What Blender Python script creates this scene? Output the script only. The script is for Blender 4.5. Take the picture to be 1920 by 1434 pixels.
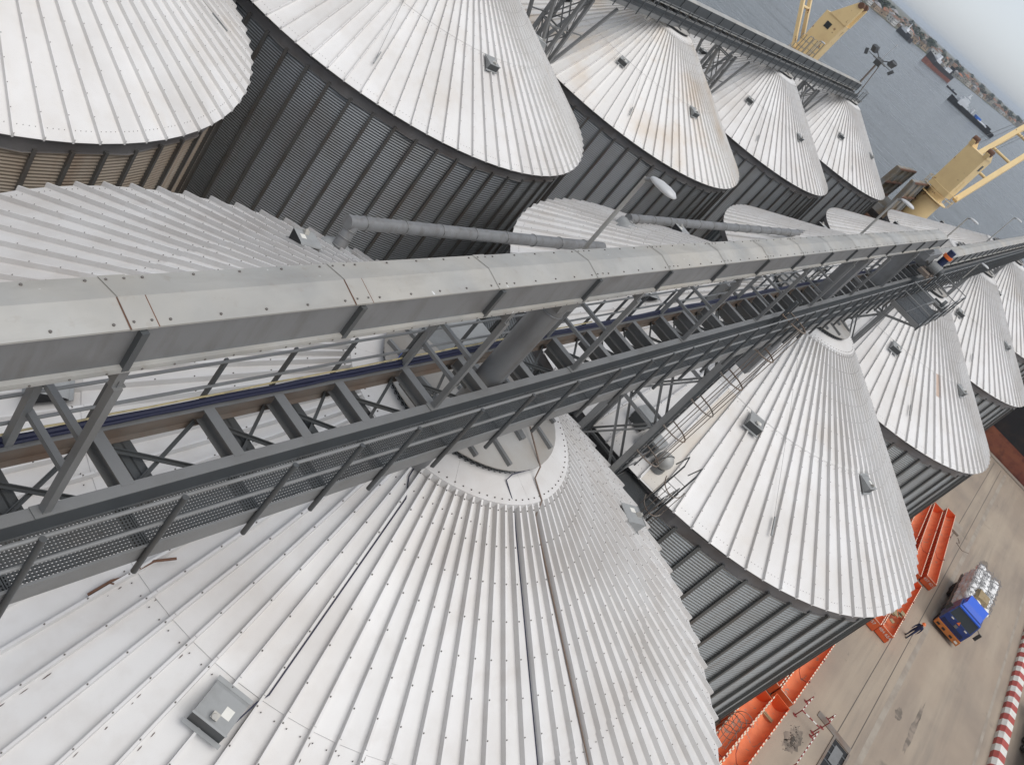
import bpy, bmesh, math, random
from math import sin, cos, pi, radians, hypot, atan2, sqrt
from mathutils import Vector, Matrix

random.seed(7)
for o in list(bpy.data.objects): bpy.data.objects.remove(o)
sc = bpy.context.scene
COL = sc.collection

# ------------------------------------------------------------------ camera
cam_d = bpy.data.cameras.new('camera'); cam = bpy.data.objects.new('camera', cam_d); COL.objects.link(cam)
D = Vector((0.822731236, 0.267603414, -0.501499477)); IX = Vector((0.549787704, -0.598715602, 0.582471552)); IU = Vector((0.144384185, 0.754935786, 0.639707094))
M = Matrix((IX, IU, -D)).transposed().to_4x4(); M.translation = Vector((0, 0, 30.0))
cam.matrix_world = M
cam_d.sensor_fit = 'HORIZONTAL'; cam_d.sensor_width = 36.0; cam_d.lens = 1753.76 / 1920 * 36
cam_d.clip_start = 0.1; cam_d.clip_end = 40000
sc.camera = cam

# ------------------------------------------------------------------ world, sun, exposure
SUN_AZ, SUN_EL = radians(-100), radians(68)
w = bpy.data.worlds.new('World'); sc.world = w; w.use_nodes = True
nt = w.node_tree; nt.nodes.clear()
sky = nt.nodes.new('ShaderNodeTexSky'); sky.sky_type = 'NISHITA'; sky.sun_disc = False
sky.sun_elevation = SUN_EL; sky.sun_rotation = pi / 2 - SUN_AZ
sky.air_density = 1.0; sky.dust_density = 0.8; sky.ozone_density = 1.0; sky.altitude = 0
hs = nt.nodes.new('ShaderNodeHueSaturation'); hs.inputs['Saturation'].default_value = 0.2; hs.inputs['Value'].default_value = 1.0
bg = nt.nodes.new('ShaderNodeBackground'); bg.inputs['Strength'].default_value = 0.095
wo = nt.nodes.new('ShaderNodeOutputWorld')
nt.links.new(sky.outputs[0], hs.inputs['Color']); tn = nt.nodes.new('ShaderNodeMix'); tn.data_type = 'RGBA'; tn.blend_type = 'MULTIPLY'; tn.inputs['Factor'].default_value = 1.0; tn.inputs['B'].default_value = (0.945, 0.995, 1.075, 1)
nt.links.new(hs.outputs[0], tn.inputs['A']); nt.links.new(tn.outputs['Result'], bg.inputs['Color']); nt.links.new(bg.outputs[0], wo.inputs['Surface'])
sd = bpy.data.lights.new('sun', 'SUN'); sd.energy = 1.5; sd.angle = radians(55); sd.color = (1.0, 0.965, 0.92)
so = bpy.data.objects.new('sun', sd); COL.objects.link(so)
sv = Vector((cos(SUN_EL) * cos(SUN_AZ), cos(SUN_EL) * sin(SUN_AZ), sin(SUN_EL)))
so.rotation_euler = sv.to_track_quat('Z', 'Y').to_euler(); so.location = (-30, -60, 90)
sc.view_settings.view_transform = 'Standard'; sc.view_settings.look = 'None'
sc.view_settings.exposure = 0.56; sc.view_settings.gamma = 1.0; sc.view_settings.use_curve_mapping = False
sc.render.engine = 'CYCLES'

# ------------------------------------------------------------------ materials
def newmat(name):
    m = bpy.data.materials.new(name); m.use_nodes = True
    n = m.node_tree; b = n.nodes['Principled BSDF']
    return m, n, b
def mat(name, col, rough=0.55, metal=0.0, col2=None, scale=1.0, amt=0.5, lo=0.45, hi=0.7, stretch=(1, 1, 1), rnd=0.0, spots=None, bump=0.0, bscale=40, extra=None):
    """base colour + large stain (col2) + per-object value variation + thresholded spots (colour, scale, threshold)"""
    m, n, b = newmat(name); L = n.links
    geo = n.nodes.new('ShaderNodeNewGeometry')
    mp = n.nodes.new('ShaderNodeMapping'); mp.inputs['Scale'].default_value = stretch
    L.new(geo.outputs['Position'], mp.inputs['Vector'])
    cur = None
    def rgb(c):
        r = n.nodes.new('ShaderNodeRGB'); r.outputs[0].default_value = (*c, 1); return r.outputs[0]
    cur = rgb(col)
    def mixin(c, fac, kind='MIX'):
        nonlocal cur
        mx = n.nodes.new('ShaderNodeMix'); mx.data_type = 'RGBA'; mx.blend_type = kind
        L.new(fac, mx.inputs['Factor']); L.new(cur, mx.inputs['A']); L.new(c if not isinstance(c, tuple) else rgb(c), mx.inputs['B']); cur = mx.outputs['Result']
    def noise(sc_, det=4, rough_=0.55, vec=None):
        t = n.nodes.new('ShaderNodeTexNoise'); t.inputs['Scale'].default_value = sc_; t.inputs['Detail'].default_value = det; t.inputs['Roughness'].default_value = rough_
        L.new(vec or mp.outputs[0], t.inputs['Vector']); return t.outputs['Fac']
    def ramp(f, a, bb, top=1.0):
        r = n.nodes.new('ShaderNodeMapRange'); r.inputs['From Min'].default_value = a; r.inputs['From Max'].default_value = bb; r.inputs['To Max'].default_value = top
        L.new(f, r.inputs['Value']); return r.outputs['Result']
    if col2: mixin(col2, ramp(noise(scale), lo, hi, amt))
    if extra:
        for (c, s, a, bb, top, st) in extra:
            mp2 = n.nodes.new('ShaderNodeMapping'); mp2.inputs['Scale'].default_value = st; mp2.inputs['Location'].default_value = (3.1, 1.7, 9.2)
            L.new(geo.outputs['Position'], mp2.inputs['Vector'])
            mixin(c, ramp(noise(s, 5, 0.6, mp2.outputs[0]), a, bb, top))
    if spots:
        c, s, th = spots
        mixin(c, ramp(noise(s, 3, 0.6, geo.outputs['Position']), th, th + 0.03))
    if rnd:
        oi = n.nodes.new('ShaderNodeObjectInfo'); v = ramp(oi.outputs['Random'], 0, 1, rnd)
        mixin((col[0] * 0.62, col[1] * 0.61, col[2] * 0.60), v)
    L.new(cur, b.inputs['Base Color'])
    b.inputs['Roughness'].default_value = rough; b.inputs['Metallic'].default_value = metal
    if bump:
        t = n.nodes.new('ShaderNodeTexNoise'); t.inputs['Scale'].default_value = bscale; t.inputs['Detail'].default_value = 3
        L.new(geo.outputs['Position'], t.inputs['Vector'])
        bp = n.nodes.new('ShaderNodeBump'); bp.inputs['Strength'].default_value = bump; bp.inputs['Distance'].default_value = 0.02
        L.new(t.outputs['Fac'], bp.inputs['Height']); L.new(bp.outputs['Normal'], b.inputs['Normal'])
    return m

MT = {}
MT['roof'] = mat('roof_metal', (0.73, 0.715, 0.695), 0.55, 0.05, (0.55, 0.515, 0.475), 0.33, 0.6, 0.42, 0.72, rnd=0.2, bump=0.03, bscale=1.2,
                 extra=[((0.56, 0.51, 0.45), 1.6, 0.48, 0.78, 0.28, (1, 1, 1)), ((0.58, 0.50, 0.41), 0.5, 0.56, 0.75, 0.3, (1, 1, 1))])
MT['roof_flaking'] = mat('roof_metal_flaking', (0.69, 0.675, 0.655), 0.55, 0.05, (0.50, 0.46, 0.42), 0.5, 0.55, 0.38, 0.68, rnd=0.2, bump=0.03, bscale=1.2,
                 extra=[((0.50, 0.455, 0.41), 2.0, 0.5, 0.78, 0.3, (1, 1, 1)), ((0.44, 0.38, 0.33), 0.8, 0.58, 0.75, 0.3, (.6, 1.4, 1))])
MT['roof_tan'] = mat('roof_metal_tan_stain', (0.74, 0.72, 0.69), 0.55, 0.05, (0.58, 0.45, 0.31), 0.30, 0.5, 0.48, 0.7, rnd=0.2, bump=0.03, bscale=1.2,
                 extra=[((0.52, 0.38, 0.25), 0.8, 0.62, 0.80, 0.35, (1, 1, 1))])
MT['roof_dust'] = mat('roof_panel_dust', (0.65, 0.61, 0.55), 0.6, 0.0, (0.56, 0.46, 0.35), 0.6, 0.6, 0.4, 0.7)
MT['wallA'] = mat('galvanised_wall', (0.40, 0.41, 0.40), 0.42, 0.45, (0.30, 0.28, 0.25), 0.5, 0.5, 0.4, 0.7, rnd=0.25, extra=[((0.22, 0.15, 0.10), 0.8, 0.58, 0.75, 0.5, (2.5, 2.5, 0.12))])
MT['wallB'] = mat('rusted_galvanised_wall', (0.27, 0.28, 0.285), 0.45, 0.4, (0.18, 0.17, 0.155), 0.4, 0.6, 0.45, 0.7, rnd=0.25, extra=[((0.17, 0.105, 0.065), 0.9, 0.58, 0.80, 0.45, (2.2, 2.2, 0.15))])
MT['wallTan'] = mat('dusty_rusted_wall', (0.42, 0.36, 0.29), 0.55, 0.2, (0.30, 0.22, 0.15), 0.4, 0.6, 0.4, 0.65, rnd=0.25, extra=[((0.24, 0.13, 0.07), 0.9, 0.52, 0.72, 0.6, (2.2, 2.2, 0.15))])
MT['stiffA'] = mat('dark_stiffener', (0.17, 0.175, 0.17), 0.5, 0.3, (0.14, 0.10, 0.075), 0.7, 0.5, rnd=0.2)
MT['stiffB'] = mat('rusty_stiffener', (0.15, 0.145, 0.135), 0.55, 0.25, (0.13, 0.09, 0.065), 0.8, 0.6, 0.45, 0.7, rnd=0.2)
MT['eaveband'] = mat('eave_band', (0.20, 0.19, 0.185), 0.6, 0.1, (0.14, 0.11, 0.09), 0.8, 0.6)  # shade under the eave is put into this dark grey
MT['steel'] = mat('galvanised_steel', (0.22, 0.22, 0.215), 0.5, 0.25, (0.155, 0.15, 0.14), 1.3, 0.6, rnd=0.2, bump=0.1, bscale=30)
MT['steel_dark'] = mat('dark_steel', (0.092, 0.098, 0.10), 0.5, 0.3, (0.10, 0.09, 0.08), 1.3, 0.5, rnd=0.2)
MT['steel_slate'] = mat('dark_slate_steel', (0.082, 0.088, 0.091), 0.5, 0.2, (0.064, 0.064, 0.063), 1.3, 0.6)  # darker slate tone for the beam web and back conveyor sides
MT['steel_brown'] = mat('rust_dusted_steel', (0.20, 0.175, 0.15), 0.65, 0.1, (0.17, 0.11, 0.075), 1.6, 0.8, 0.35, 0.65)
MT['hood'] = mat('weathered_conveyor_cover', (0.455, 0.445, 0.415), 0.55, 0.25, (0.30, 0.30, 0.29), 1.1, 0.7, 0.38, 0.68, rnd=0.25, bump=0.25, bscale=1.6,
                 extra=[((0.48, 0.43, 0.35), 0.35, 0.42, 0.7, 0.7, (1, 1, 1)), ((0.27, 0.25, 0.22), 2.5, 0.50, 0.78, 0.5, (.4, 1.6, 1)), ((0.30, 0.24, 0.18), 7.0, 0.60, 0.80, 0.5, (1, 1, 1))], spots=((0.72, 0.72, 0.70), 9.0, 0.72))
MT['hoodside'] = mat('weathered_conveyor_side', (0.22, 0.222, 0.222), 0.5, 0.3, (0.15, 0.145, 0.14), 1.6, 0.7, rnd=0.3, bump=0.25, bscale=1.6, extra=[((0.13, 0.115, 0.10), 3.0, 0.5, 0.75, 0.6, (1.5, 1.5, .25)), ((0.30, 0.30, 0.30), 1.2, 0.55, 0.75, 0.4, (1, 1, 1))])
MT['rust'] = mat('rust', (0.15, 0.075, 0.045), 0.85, 0, (0.10, 0.05, 0.03), 6, 0.8)
MT['bolt'] = mat('bolt', (0.16, 0.145, 0.13), 0.6, 0.3)
MT['cap'] = mat('apex_cap', (0.37, 0.355, 0.33), 0.6, 0.1, (0.30, 0.26, 0.215), 0.9, 0.7, 0.4, 0.65)
MT['black'] = mat('black_gap', (0.015, 0.015, 0.016), 0.8)  # flat black standing in for the shade inside openings
MT['cable_blue'] = mat('blue_cable', (0.016, 0.018, 0.045), 0.5)
MT['cable_brown'] = mat('brown_cable', (0.17, 0.12, 0.09), 0.6)
MT['cable_yellow'] = mat('yellow_cable', (0.50, 0.41, 0.22), 0.6, 0, (0.22, 0.19, 0.13), 8, 0.7)
MT['lampwhite'] = mat('lamp_shell', (0.50, 0.50, 0.495), 0.35)
MT['box'] = mat('hatch_grey', (0.31, 0.315, 0.31), 0.6, 0.05, (0.24, 0.24, 0.23), 3, 0.6, rnd=0.2)
MT['concrete'] = mat('yard_concrete', (0.325, 0.258, 0.195), 0.85, 0, (0.225, 0.185, 0.150), 0.11, 0.75, 0.38, 0.66, bump=0.25, bscale=6,
                     extra=[((0.40, 0.33, 0.25), 0.5, 0.45, 0.75, 0.8, (0.10, 1.0, 1)), ((0.16, 0.14, 0.12), 0.6, 0.52, 0.78, 0.6, (0.07, 1.6, 1)), ((0.42, 0.345, 0.26), 0.06, 0.5, 0.7, 0.6, (1, 1, 1)), ((0.10, 0.085, 0.07), 0.24, 0.64, 0.74, 0.65, (1, 1, 1)), ((0.13, 0.11, 0.095), 2.2, 0.66, 0.74, 0.4, (.5, 1, 1))])
MT['pale'] = mat('pale_screed', (0.34, 0.295, 0.24), 0.85, 0, (0.27, 0.225, 0.18), 0.6, 0.9, 0.4, 0.6)
MT['groove'] = mat('groove_dirt', (0.10, 0.085, 0.07), 0.9)
MT['orange'] = mat('orange_paint', (0.72, 0.125, 0.03), 0.5, 0, (0.50, 0.075, 0.025), 1.5, 0.6, rnd=0.15, spots=((0.30, 0.19, 0.14), 4.0, 0.655))
MT['orange_in'] = mat('worn_orange_lining', (0.76, 0.22, 0.09), 0.6, 0, (0.55, 0.12, 0.05), 1.2, 0.6, spots=((0.36, 0.25, 0.19), 2.6, 0.62))
MT['white'] = mat('white_paint', (0.74, 0.72, 0.66), 0.5, 0, (0.52, 0.49, 0.43), 2.5, 0.5)
MT['cream'] = mat('cream_tape', (0.78, 0.66, 0.50), 0.5)
MT['red'] = mat('red_paint', (0.42, 0.075, 0.055), 0.55, 0, (0.30, 0.06, 0.05), 2.5, 0.6)
MT['darkred'] = mat('dark_red_paint', (0.26, 0.045, 0.04), 0.6)
MT['cabblue'] = mat('cab_blue', (0.018, 0.05, 0.22), 0.35, 0, (0.02, 0.03, 0.10), 2.0, 0.6)
MT['brightblue'] = mat('bright_blue', (0.02, 0.11, 0.62), 0.4)
MT['bumper'] = mat('bumper_orange', (0.50, 0.16, 0.03), 0.5, 0, (0.30, 0.12, 0.05), 4, 0.6)
MT['glass'] = mat('windscreen', (0.025, 0.03, 0.03), 0.12)
MT['tyre'] = mat('tyre', (0.03, 0.029, 0.028), 0.9, 0, (0.09, 0.08, 0.065), 2.5, 0.5)
MT['sack'] = mat('white_sack', (0.82, 0.81, 0.79), 0.6, 0, (0.62, 0.60, 0.57), 2.5, 0.6, bump=0.5, bscale=9)
MT['sackgrey'] = mat('grey_sack_net', (0.22, 0.22, 0.225), 0.7)  # plain grey for the cargo net and the lorry cab
MT['straw'] = mat('straw_mat', (0.34, 0.26, 0.15), 0.9, 0, (0.22, 0.15, 0.07), 7, 0.8, bump=0.6, bscale=30)
MT['navy'] = mat('navy_overall', (0.020, 0.028, 0.075), 0.85)
MT['skin'] = mat('skin', (0.10, 0.055, 0.035), 0.6)
MT['helmet'] = mat('orange_helmet', (0.75, 0.16, 0.03), 0.4)
MT['water'] = None
MT['cyellow'] = mat('crane_yellow', (0.80, 0.60, 0.30), 0.45, 0, (0.70, 0.50, 0.25), 0.6, 0.6, spots=((0.34, 0.19, 0.09), 1.1, 0.665))
MT['hullred'] = mat('hull_red', (0.20, 0.058, 0.04), 0.75, 0, (0.30, 0.105, 0.055), 0.35, 0.9, 0.4, 0.62, stretch=(1, 0.5, 1.6), extra=[((0.12, 0.04, 0.03), 0.9, 0.5, 0.7, 0.7, (1, 1, 1))])
MT['hullblack'] = mat('hull_black', (0.018, 0.017, 0.019), 0.7, 0, (0.05, 0.032, 0.025), 0.5, 0.7, 0.5, 0.75)
MT['deck'] = mat('rusty_deck', (0.20, 0.14, 0.10), 0.85, 0, (0.11, 0.07, 0.05), 0.5, 0.8)
MT['hatchsteel'] = mat('hatch_cover_steel', (0.24, 0.24, 0.225), 0.7, 0, (0.20, 0.15, 0.09), 0.5, 0.9, 0.42, 0.6)
MT['shipwhite'] = mat('ship_white', (0.72, 0.73, 0.74), 0.5)
MT['shipblue'] = mat('ship_blue', (0.02, 0.13, 0.50), 0.5)
MT['land'] = mat('shore_earth', (0.16, 0.13, 0.095), 0.95, 0, (0.06, 0.08, 0.035), 0.02, 0.9, 0.4, 0.6)
MT['leaf'] = mat('foliage', (0.045, 0.065, 0.028), 0.8, 0, (0.02, 0.035, 0.018), 0.3, 0.8, rnd=0.4)
MT['bark'] = mat('bark', (0.10, 0.075, 0.05), 0.9)
def water_mat():
    m, n, b = newmat('water'); L = n.links
    b.inputs['Base Color'].default_value = (0.085, 0.10, 0.11, 1); b.inputs['Roughness'].default_value = 0.16; b.inputs['IOR'].default_value = 1.33
    geo = n.nodes.new('ShaderNodeNewGeometry')
    hs_ = []
    for s, st, d in ((0.30, (1, 0.45, 1), 0.55), (1.1, (1.2, 0.7, 1), 0.16), (0.012, (1, 0.3, 1), 1.6)):
        mp = n.nodes.new('ShaderNodeMapping'); mp.inputs['Scale'].default_value = st; mp.inputs['Rotation'].default_value = (0, 0, 0.5)
        L.new(geo.outputs['Position'], mp.inputs['Vector'])
        t = n.nodes.new('ShaderNodeTexNoise'); t.inputs['Scale'].default_value = s; t.inputs['Detail'].default_value = 5; t.inputs['Roughness'].default_value = 0.6
        L.new(mp.outputs[0], t.inputs['Vector'])
        mu = n.nodes.new('ShaderNodeMath'); mu.operation = 'MULTIPLY'; mu.inputs[1].default_value = d; L.new(t.outputs['Fac'], mu.inputs[0]); hs_.append(mu.outputs[0])
    a = n.nodes.new('ShaderNodeMath'); L.new(hs_[0], a.inputs[0]); L.new(hs_[1], a.inputs[1])
    a2 = n.nodes.new('ShaderNodeMath'); L.new(a.outputs[0], a2.inputs[0]); L.new(hs_[2], a2.inputs[1])
    tot = None
    for s, st, w_ in ((0.16, (1, .28, 1), .55), (0.5, (1, .35, 1), .30), (0.008, (1, .18, 1), .5)):
        mp = n.nodes.new('ShaderNodeMapping'); mp.inputs['Scale'].default_value = st; mp.inputs['Rotation'].default_value = (0, 0, 0.35); L.new(geo.outputs['Position'], mp.inputs['Vector'])
        t = n.nodes.new('ShaderNodeTexNoise'); t.inputs['Scale'].default_value = s; t.inputs['Detail'].default_value = 4; t.inputs['Roughness'].default_value = 0.7; L.new(mp.outputs[0], t.inputs['Vector'])
        mu = n.nodes.new('ShaderNodeMath'); mu.operation = 'MULTIPLY'; mu.inputs[1].default_value = w_; L.new(t.outputs['Fac'], mu.inputs[0])
        if tot is None: tot = mu.outputs[0]
        else: ad = n.nodes.new('ShaderNodeMath'); L.new(tot, ad.inputs[0]); L.new(mu.outputs[0], ad.inputs[1]); tot = ad.outputs[0]
    mr = n.nodes.new('ShaderNodeMapRange'); mr.inputs['From Min'].default_value = 0.50; mr.inputs['From Max'].default_value = 0.82; L.new(tot, mr.inputs['Value'])
    mx = n.nodes.new('ShaderNodeMix'); mx.data_type = 'RGBA'; mx.inputs['A'].default_value = (0.055, 0.065, 0.072, 1); mx.inputs['B'].default_value = (0.17, 0.185, 0.195, 1); L.new(mr.outputs['Result'], mx.inputs['Factor']); L.new(mx.outputs['Result'], b.inputs['Base Color'])  # light and dark of the ripples painted into the base colour
    mr2 = n.nodes.new('ShaderNodeMapRange'); mr2.inputs['From Min'].default_value = 0.50; mr2.inputs['From Max'].default_value = 0.82; mr2.inputs['To Min'].default_value = 0.10; mr2.inputs['To Max'].default_value = 0.30; L.new(tot, mr2.inputs['Value']); L.new(mr2.outputs['Result'], b.inputs['Roughness'])
    bp = n.nodes.new('ShaderNodeBump'); bp.inputs['Strength'].default_value = 1.0; bp.inputs['Distance'].default_value = 4.5
    L.new(a2.outputs[0], bp.inputs['Height']); L.new(bp.outputs['Normal'], b.inputs['Normal'])
    return m
MT['water'] = water_mat()

# ------------------------------------------------------------------ mesh helpers
class MB:
    def __init__(s): s.v = []; s.f = []; s.m = []; s.sm = []
    def add(s, vs, fs, mi=0, smooth=False):
        o = len(s.v); s.v += [tuple(v) for v in vs]; s.f += [tuple(i + o for i in f) for f in fs]; s.m += [mi] * len(fs); s.sm += [smooth] * len(fs); return s
    def hexa(s, p, mi=0):   # 8 points: bottom 4 ccw, top 4 ccw
        return s.add(p, [(3, 2, 1, 0), (4, 5, 6, 7), (0, 1, 5, 4), (1, 2, 6, 5), (2, 3, 7, 6), (3, 0, 4, 7)], mi)
    def box(s, x0, x1, y0, y1, z0, z1, mi=0):
        return s.hexa([(x0, y0, z0), (x1, y0, z0), (x1, y1, z0), (x0, y1, z0), (x0, y0, z1), (x1, y0, z1), (x1, y1, z1), (x0, y1, z1)], mi)
    def bar(s, a, b, w_, h, up=(0, 0, 1), mi=0):
        a = Vector(a); b = Vector(b); d = (b - a).normalized(); u = Vector(up)
        if abs(d.dot(u)) > 0.98: u = Vector((1, 0, 0))
        r = d.cross(u).normalized(); u = r.cross(d); r = r * (w_ / 2); u = u * (h / 2)
        return s.hexa([a - r - u, b - r - u, b + r - u, a + r - u, a - r + u, b - r + u, b + r + u, a + r + u], mi)
    def angle(s, a, b, w_, t=0.012, up=(0, 0, 1), mi=0):   # L section
        a = Vector(a); b = Vector(b); d = (b - a).normalized(); u = Vector(up)
        if abs(d.dot(u)) > 0.98: u = Vector((1, 0, 0))
        r = d.cross(u).normalized(); u = r.cross(d)
        s.bar(a + r * (w_ / 2), b + r * (w_ / 2), w_, t, up=u, mi=mi); s.bar(a + u * (w_ / 2), b + u * (w_ / 2), t, w_, up=u, mi=mi); return s
    def tube(s, a, b, r, n=8, r2=None, mi=0, cap=True):
        a = Vector(a); b = Vector(b); r2 = r if r2 is None else r2; d = (b - a).normalized()
        u = Vector((0, 0, 1)) if abs(d.z) < 0.95 else Vector((1, 0, 0)); e = d.cross(u).normalized(); g = d.cross(e)
        vs = [a + (e * cos(2 * pi * k / n) + g * sin(2 * pi * k / n)) * r for k in range(n)] + [b + (e * cos(2 * pi * k / n) + g * sin(2 * pi * k / n)) * r2 for k in range(n)]
        s.add(vs, [(k, (k + 1) % n, n + (k + 1) % n, n + k) for k in range(n)], mi, True)
        if cap: s.add(vs, [tuple(range(n))[::-1], tuple(range(n, 2 * n))], mi)
        return s
    def path(s, pts, r, n=6, mi=0):
        pts = [Vector(p) for p in pts]; vs = []; N = len(pts)
        for i, p in enumerate(pts):
            d = (pts[min(i + 1, N - 1)] - pts[max(i - 1, 0)]).normalized()
            u = Vector((0, 0, 1)) if abs(d.z) < 0.9 else Vector((0.3, 0.9, 0.1)); e = d.cross(u).normalized(); g = d.cross(e)
            vs += [p + (e * cos(2 * pi * k / n) + g * sin(2 * pi * k / n)) * r for k in range(n)]
        fs = [(i * n + k, i * n + (k + 1) % n, (i + 1) * n + (k + 1) % n, (i + 1) * n + k) for i in range(N - 1) for k in range(n)]
        s.add(vs, fs, mi, True); s.add(vs, [tuple(range(n))[::-1], tuple(range((N - 1) * n, N * n))], mi); return s
    def ring(s, c, R, r, ax=(0, 0, 1), n=20, a0=0, a1=2 * pi, k=6, mi=0, ry=None):
        ax = Vector(ax).normalized(); u = Vector((0, 0, 1)) if abs(ax.z) < 0.9 else Vector((1, 0, 0)); e = ax.cross(u).normalized(); g = ax.cross(e); c = Vector(c); ry = ry or R
        return s.path([c + e * R * cos(a0 + (a1 - a0) * i / n) + g * ry * sin(a0 + (a1 - a0) * i / n) for i in range(n + 1)], r, k, mi)
    def lathe(s, prof, n=48, c=(0, 0, 0), mi=0, a0=0.0, a1=2 * pi, smooth=True):
        full = abs(a1 - a0 - 2 * pi) < 1e-6; m = n if full else n + 1; P = len(prof)
        vs = [(c[0] + r * cos(a0 + (a1 - a0) * i / n), c[1] + r * sin(a0 + (a1 - a0) * i / n), c[2] + z) for i in range(m) for r, z in prof]
        fs = [(i * P + j, ((i + 1) % m) * P + j, ((i + 1) % m) * P + j + 1, i * P + j + 1) for i in range(n) for j in range(P - 1)]
        return s.add(vs, fs, mi, smooth)
    def ico(s, c, r, sub=1, jit=0.0, sc_=(1, 1, 1), mi=0, rng=random, smooth=True):
        bm = bmesh.new(); bmesh.ops.create_icosphere(bm, subdivisions=sub, radius=1)
        vs = []
        for v in bm.verts:
            k = 1 + (rng.random() - 0.5) * jit; vs.append((c[0] + v.co.x * r * sc_[0] * k, c[1] + v.co.y * r * sc_[1] * k, c[2] + v.co.z * r * sc_[2] * k))
        s.add(vs, [tuple(v.index for v in f.verts) for f in bm.faces], mi, smooth); bm.free(); return s
    def mesh(s, name, mats):
        me = bpy.data.meshes.new(name); me.from_pydata(s.v, [], s.f)
        mats = mats if isinstance(mats, (list, tuple)) else [mats]
        for m in mats: me.materials.append(MT[m] if isinstance(m, str) else m)
        me.polygons.foreach_set('material_index', s.m); me.polygons.foreach_set('use_smooth', s.sm)
        me.update(); return me
    def build(s, name, mats, parent=None):
        """vertices are world coordinates; the object gets its own origin at its centre and hangs under parent"""
        xs = [v[0] for v in s.v]; ys = [v[1] for v in s.v]; zs = [v[2] for v in s.v]
        c = Vector(((min(xs) + max(xs)) / 2, (min(ys) + max(ys)) / 2, min(zs)))
        s.v = [(v[0] - c.x, v[1] - c.y, v[2] - c.z) for v in s.v]
        return put(name, s.mesh(name, mats), parent, c)
WORLD = {}
def put(name, me, parent, loc, rot=(0, 0, 0)):
    """loc in world coordinates; parents are never rotated"""
    o = bpy.data.objects.new(name, me); COL.objects.link(o); loc = Vector(loc)
    if parent is not None: o.parent = parent; o.location = loc - WORLD[parent.name]
    else: o.location = loc
    o.rotation_euler = rot; WORLD[o.name] = loc; return o
def thing(name, loc, label, cat, group=None):
    o = bpy.data.objects.new(name, None); COL.objects.link(o); o.location = loc; o.empty_display_size = 0.3; WORLD[o.name] = Vector(loc); tag(o, label, cat, group); return o
def tag(o, label, cat, group=None, kind=None):
    if label: o['label'] = label
    if cat: o['category'] = cat
    if group: o['group'] = group
    if kind: o['kind'] = kind
    return o
def struct(o): o['kind'] = 'structure'; return o

# ------------------------------------------------------------------ ground and water
b = MB(); b.box(-160, 130.0, -120, 230, -6, 0.0); struct(b.build('yard_ground', 'concrete'))
b = MB(); b.add([(-9000, -26000, -3), (26000, -26000, -3), (26000, 26000, -3), (-9000, 26000, -3)], [(0, 1, 2, 3)]); struct(b.build('harbour_water', 'water'))
b = MB(); b.box(129.2, 130.25, -120, 230, -6, 0.14); struct(b.build('quay_edge', 'pale'))
def gstrip(name, x0, x1, y0, y1, z, m): bb = MB(); bb.add([(x0, y0, z), (x1, y0, z), (x1, y1, z), (x0, y1, z)], [(0, 1, 2, 3)]); return struct(bb.build(name, m))
gstrip('yard_joint', 53.2, 128, -12.45, -12.39, 0.004, 'groove'); gstrip('yard_joint', 53.2, 128, -13.62, -13.56, 0.004, 'groove')
gstrip('yard_screed_strip', 44, 128, -14.55, -14.15, 0.004, 'pale'); gstrip('kerb_line', 30, 128, -21.35, -21.12, 0.004, 'pale')

# ------------------------------------------------------------------ silos
RE, ZE, RF, ZF = 11.0, 15.37, 2.40, 20.06
SL = (ZF - ZE) / (RE - RF)
RW = 10.70; NR = 90; NS = 66; SEAM = 6.30
def zc(r): return ZE + SL * (RE - r)
def panel_mesh(name, r0, r1, dz, m, eave):
    bb = MB(); h = radians(2.0)
    def P(r, a, z): return (r * cos(a), r * sin(a), z)
    z0, z1 = zc(r0) + dz, zc(r1) + dz
    bb.add([P(r0, -h, z0), P(r1, -h, z1), P(r1, h, z1), P(r0, h, z0), P(r1, -h, z1 - 0.012), P(r1, h, z1 - 0.012), P(r0, -h, z0 - 0.012), P(r0, h, z0 - 0.012)], [(0, 1, 2, 3), (1, 4, 5, 2), (6, 7, 5, 4)])
    t = Vector((-sin(-h), cos(-h), 0)); rb = 0.021 if eave else 0.020; hb = 0.135
    def R(r, off, z): v = Vector(P(r, -h, z)) + t * off; return (v.x, v.y, v.z)
    ra, rz = max(r0, 2.50), r1 + (0.03 if eave else 0.0)
    za, zz = zc(ra) + dz, zc(rz) + dz
    w0, w1 = rb + 0.005, rb
    bb.add([R(ra, -w0, za - .01), R(rz, -w0, zz - .01), R(rz, -w1, zz + hb), R(ra, -w1, za + hb), R(ra, w1, za + hb), R(rz, w1, zz + hb), R(rz, w0, zz - .01), R(ra, w0, za - .01)],
           [(0, 1, 2, 3), (3, 2, 5, 4), (4, 5, 6, 7), (1, 6, 5, 2), (0, 3, 4, 7)])
    return bb.mesh(name, m)
PAN = {}
def panels(m):
    if m not in PAN: PAN[m] = (panel_mesh('roof_panel_lower', SEAM, RE, 0.0, m, True), panel_mesh('roof_panel_upper', RF - 0.02, SEAM + 0.09, 0.020, m, False))
    return PAN[m]
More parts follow.
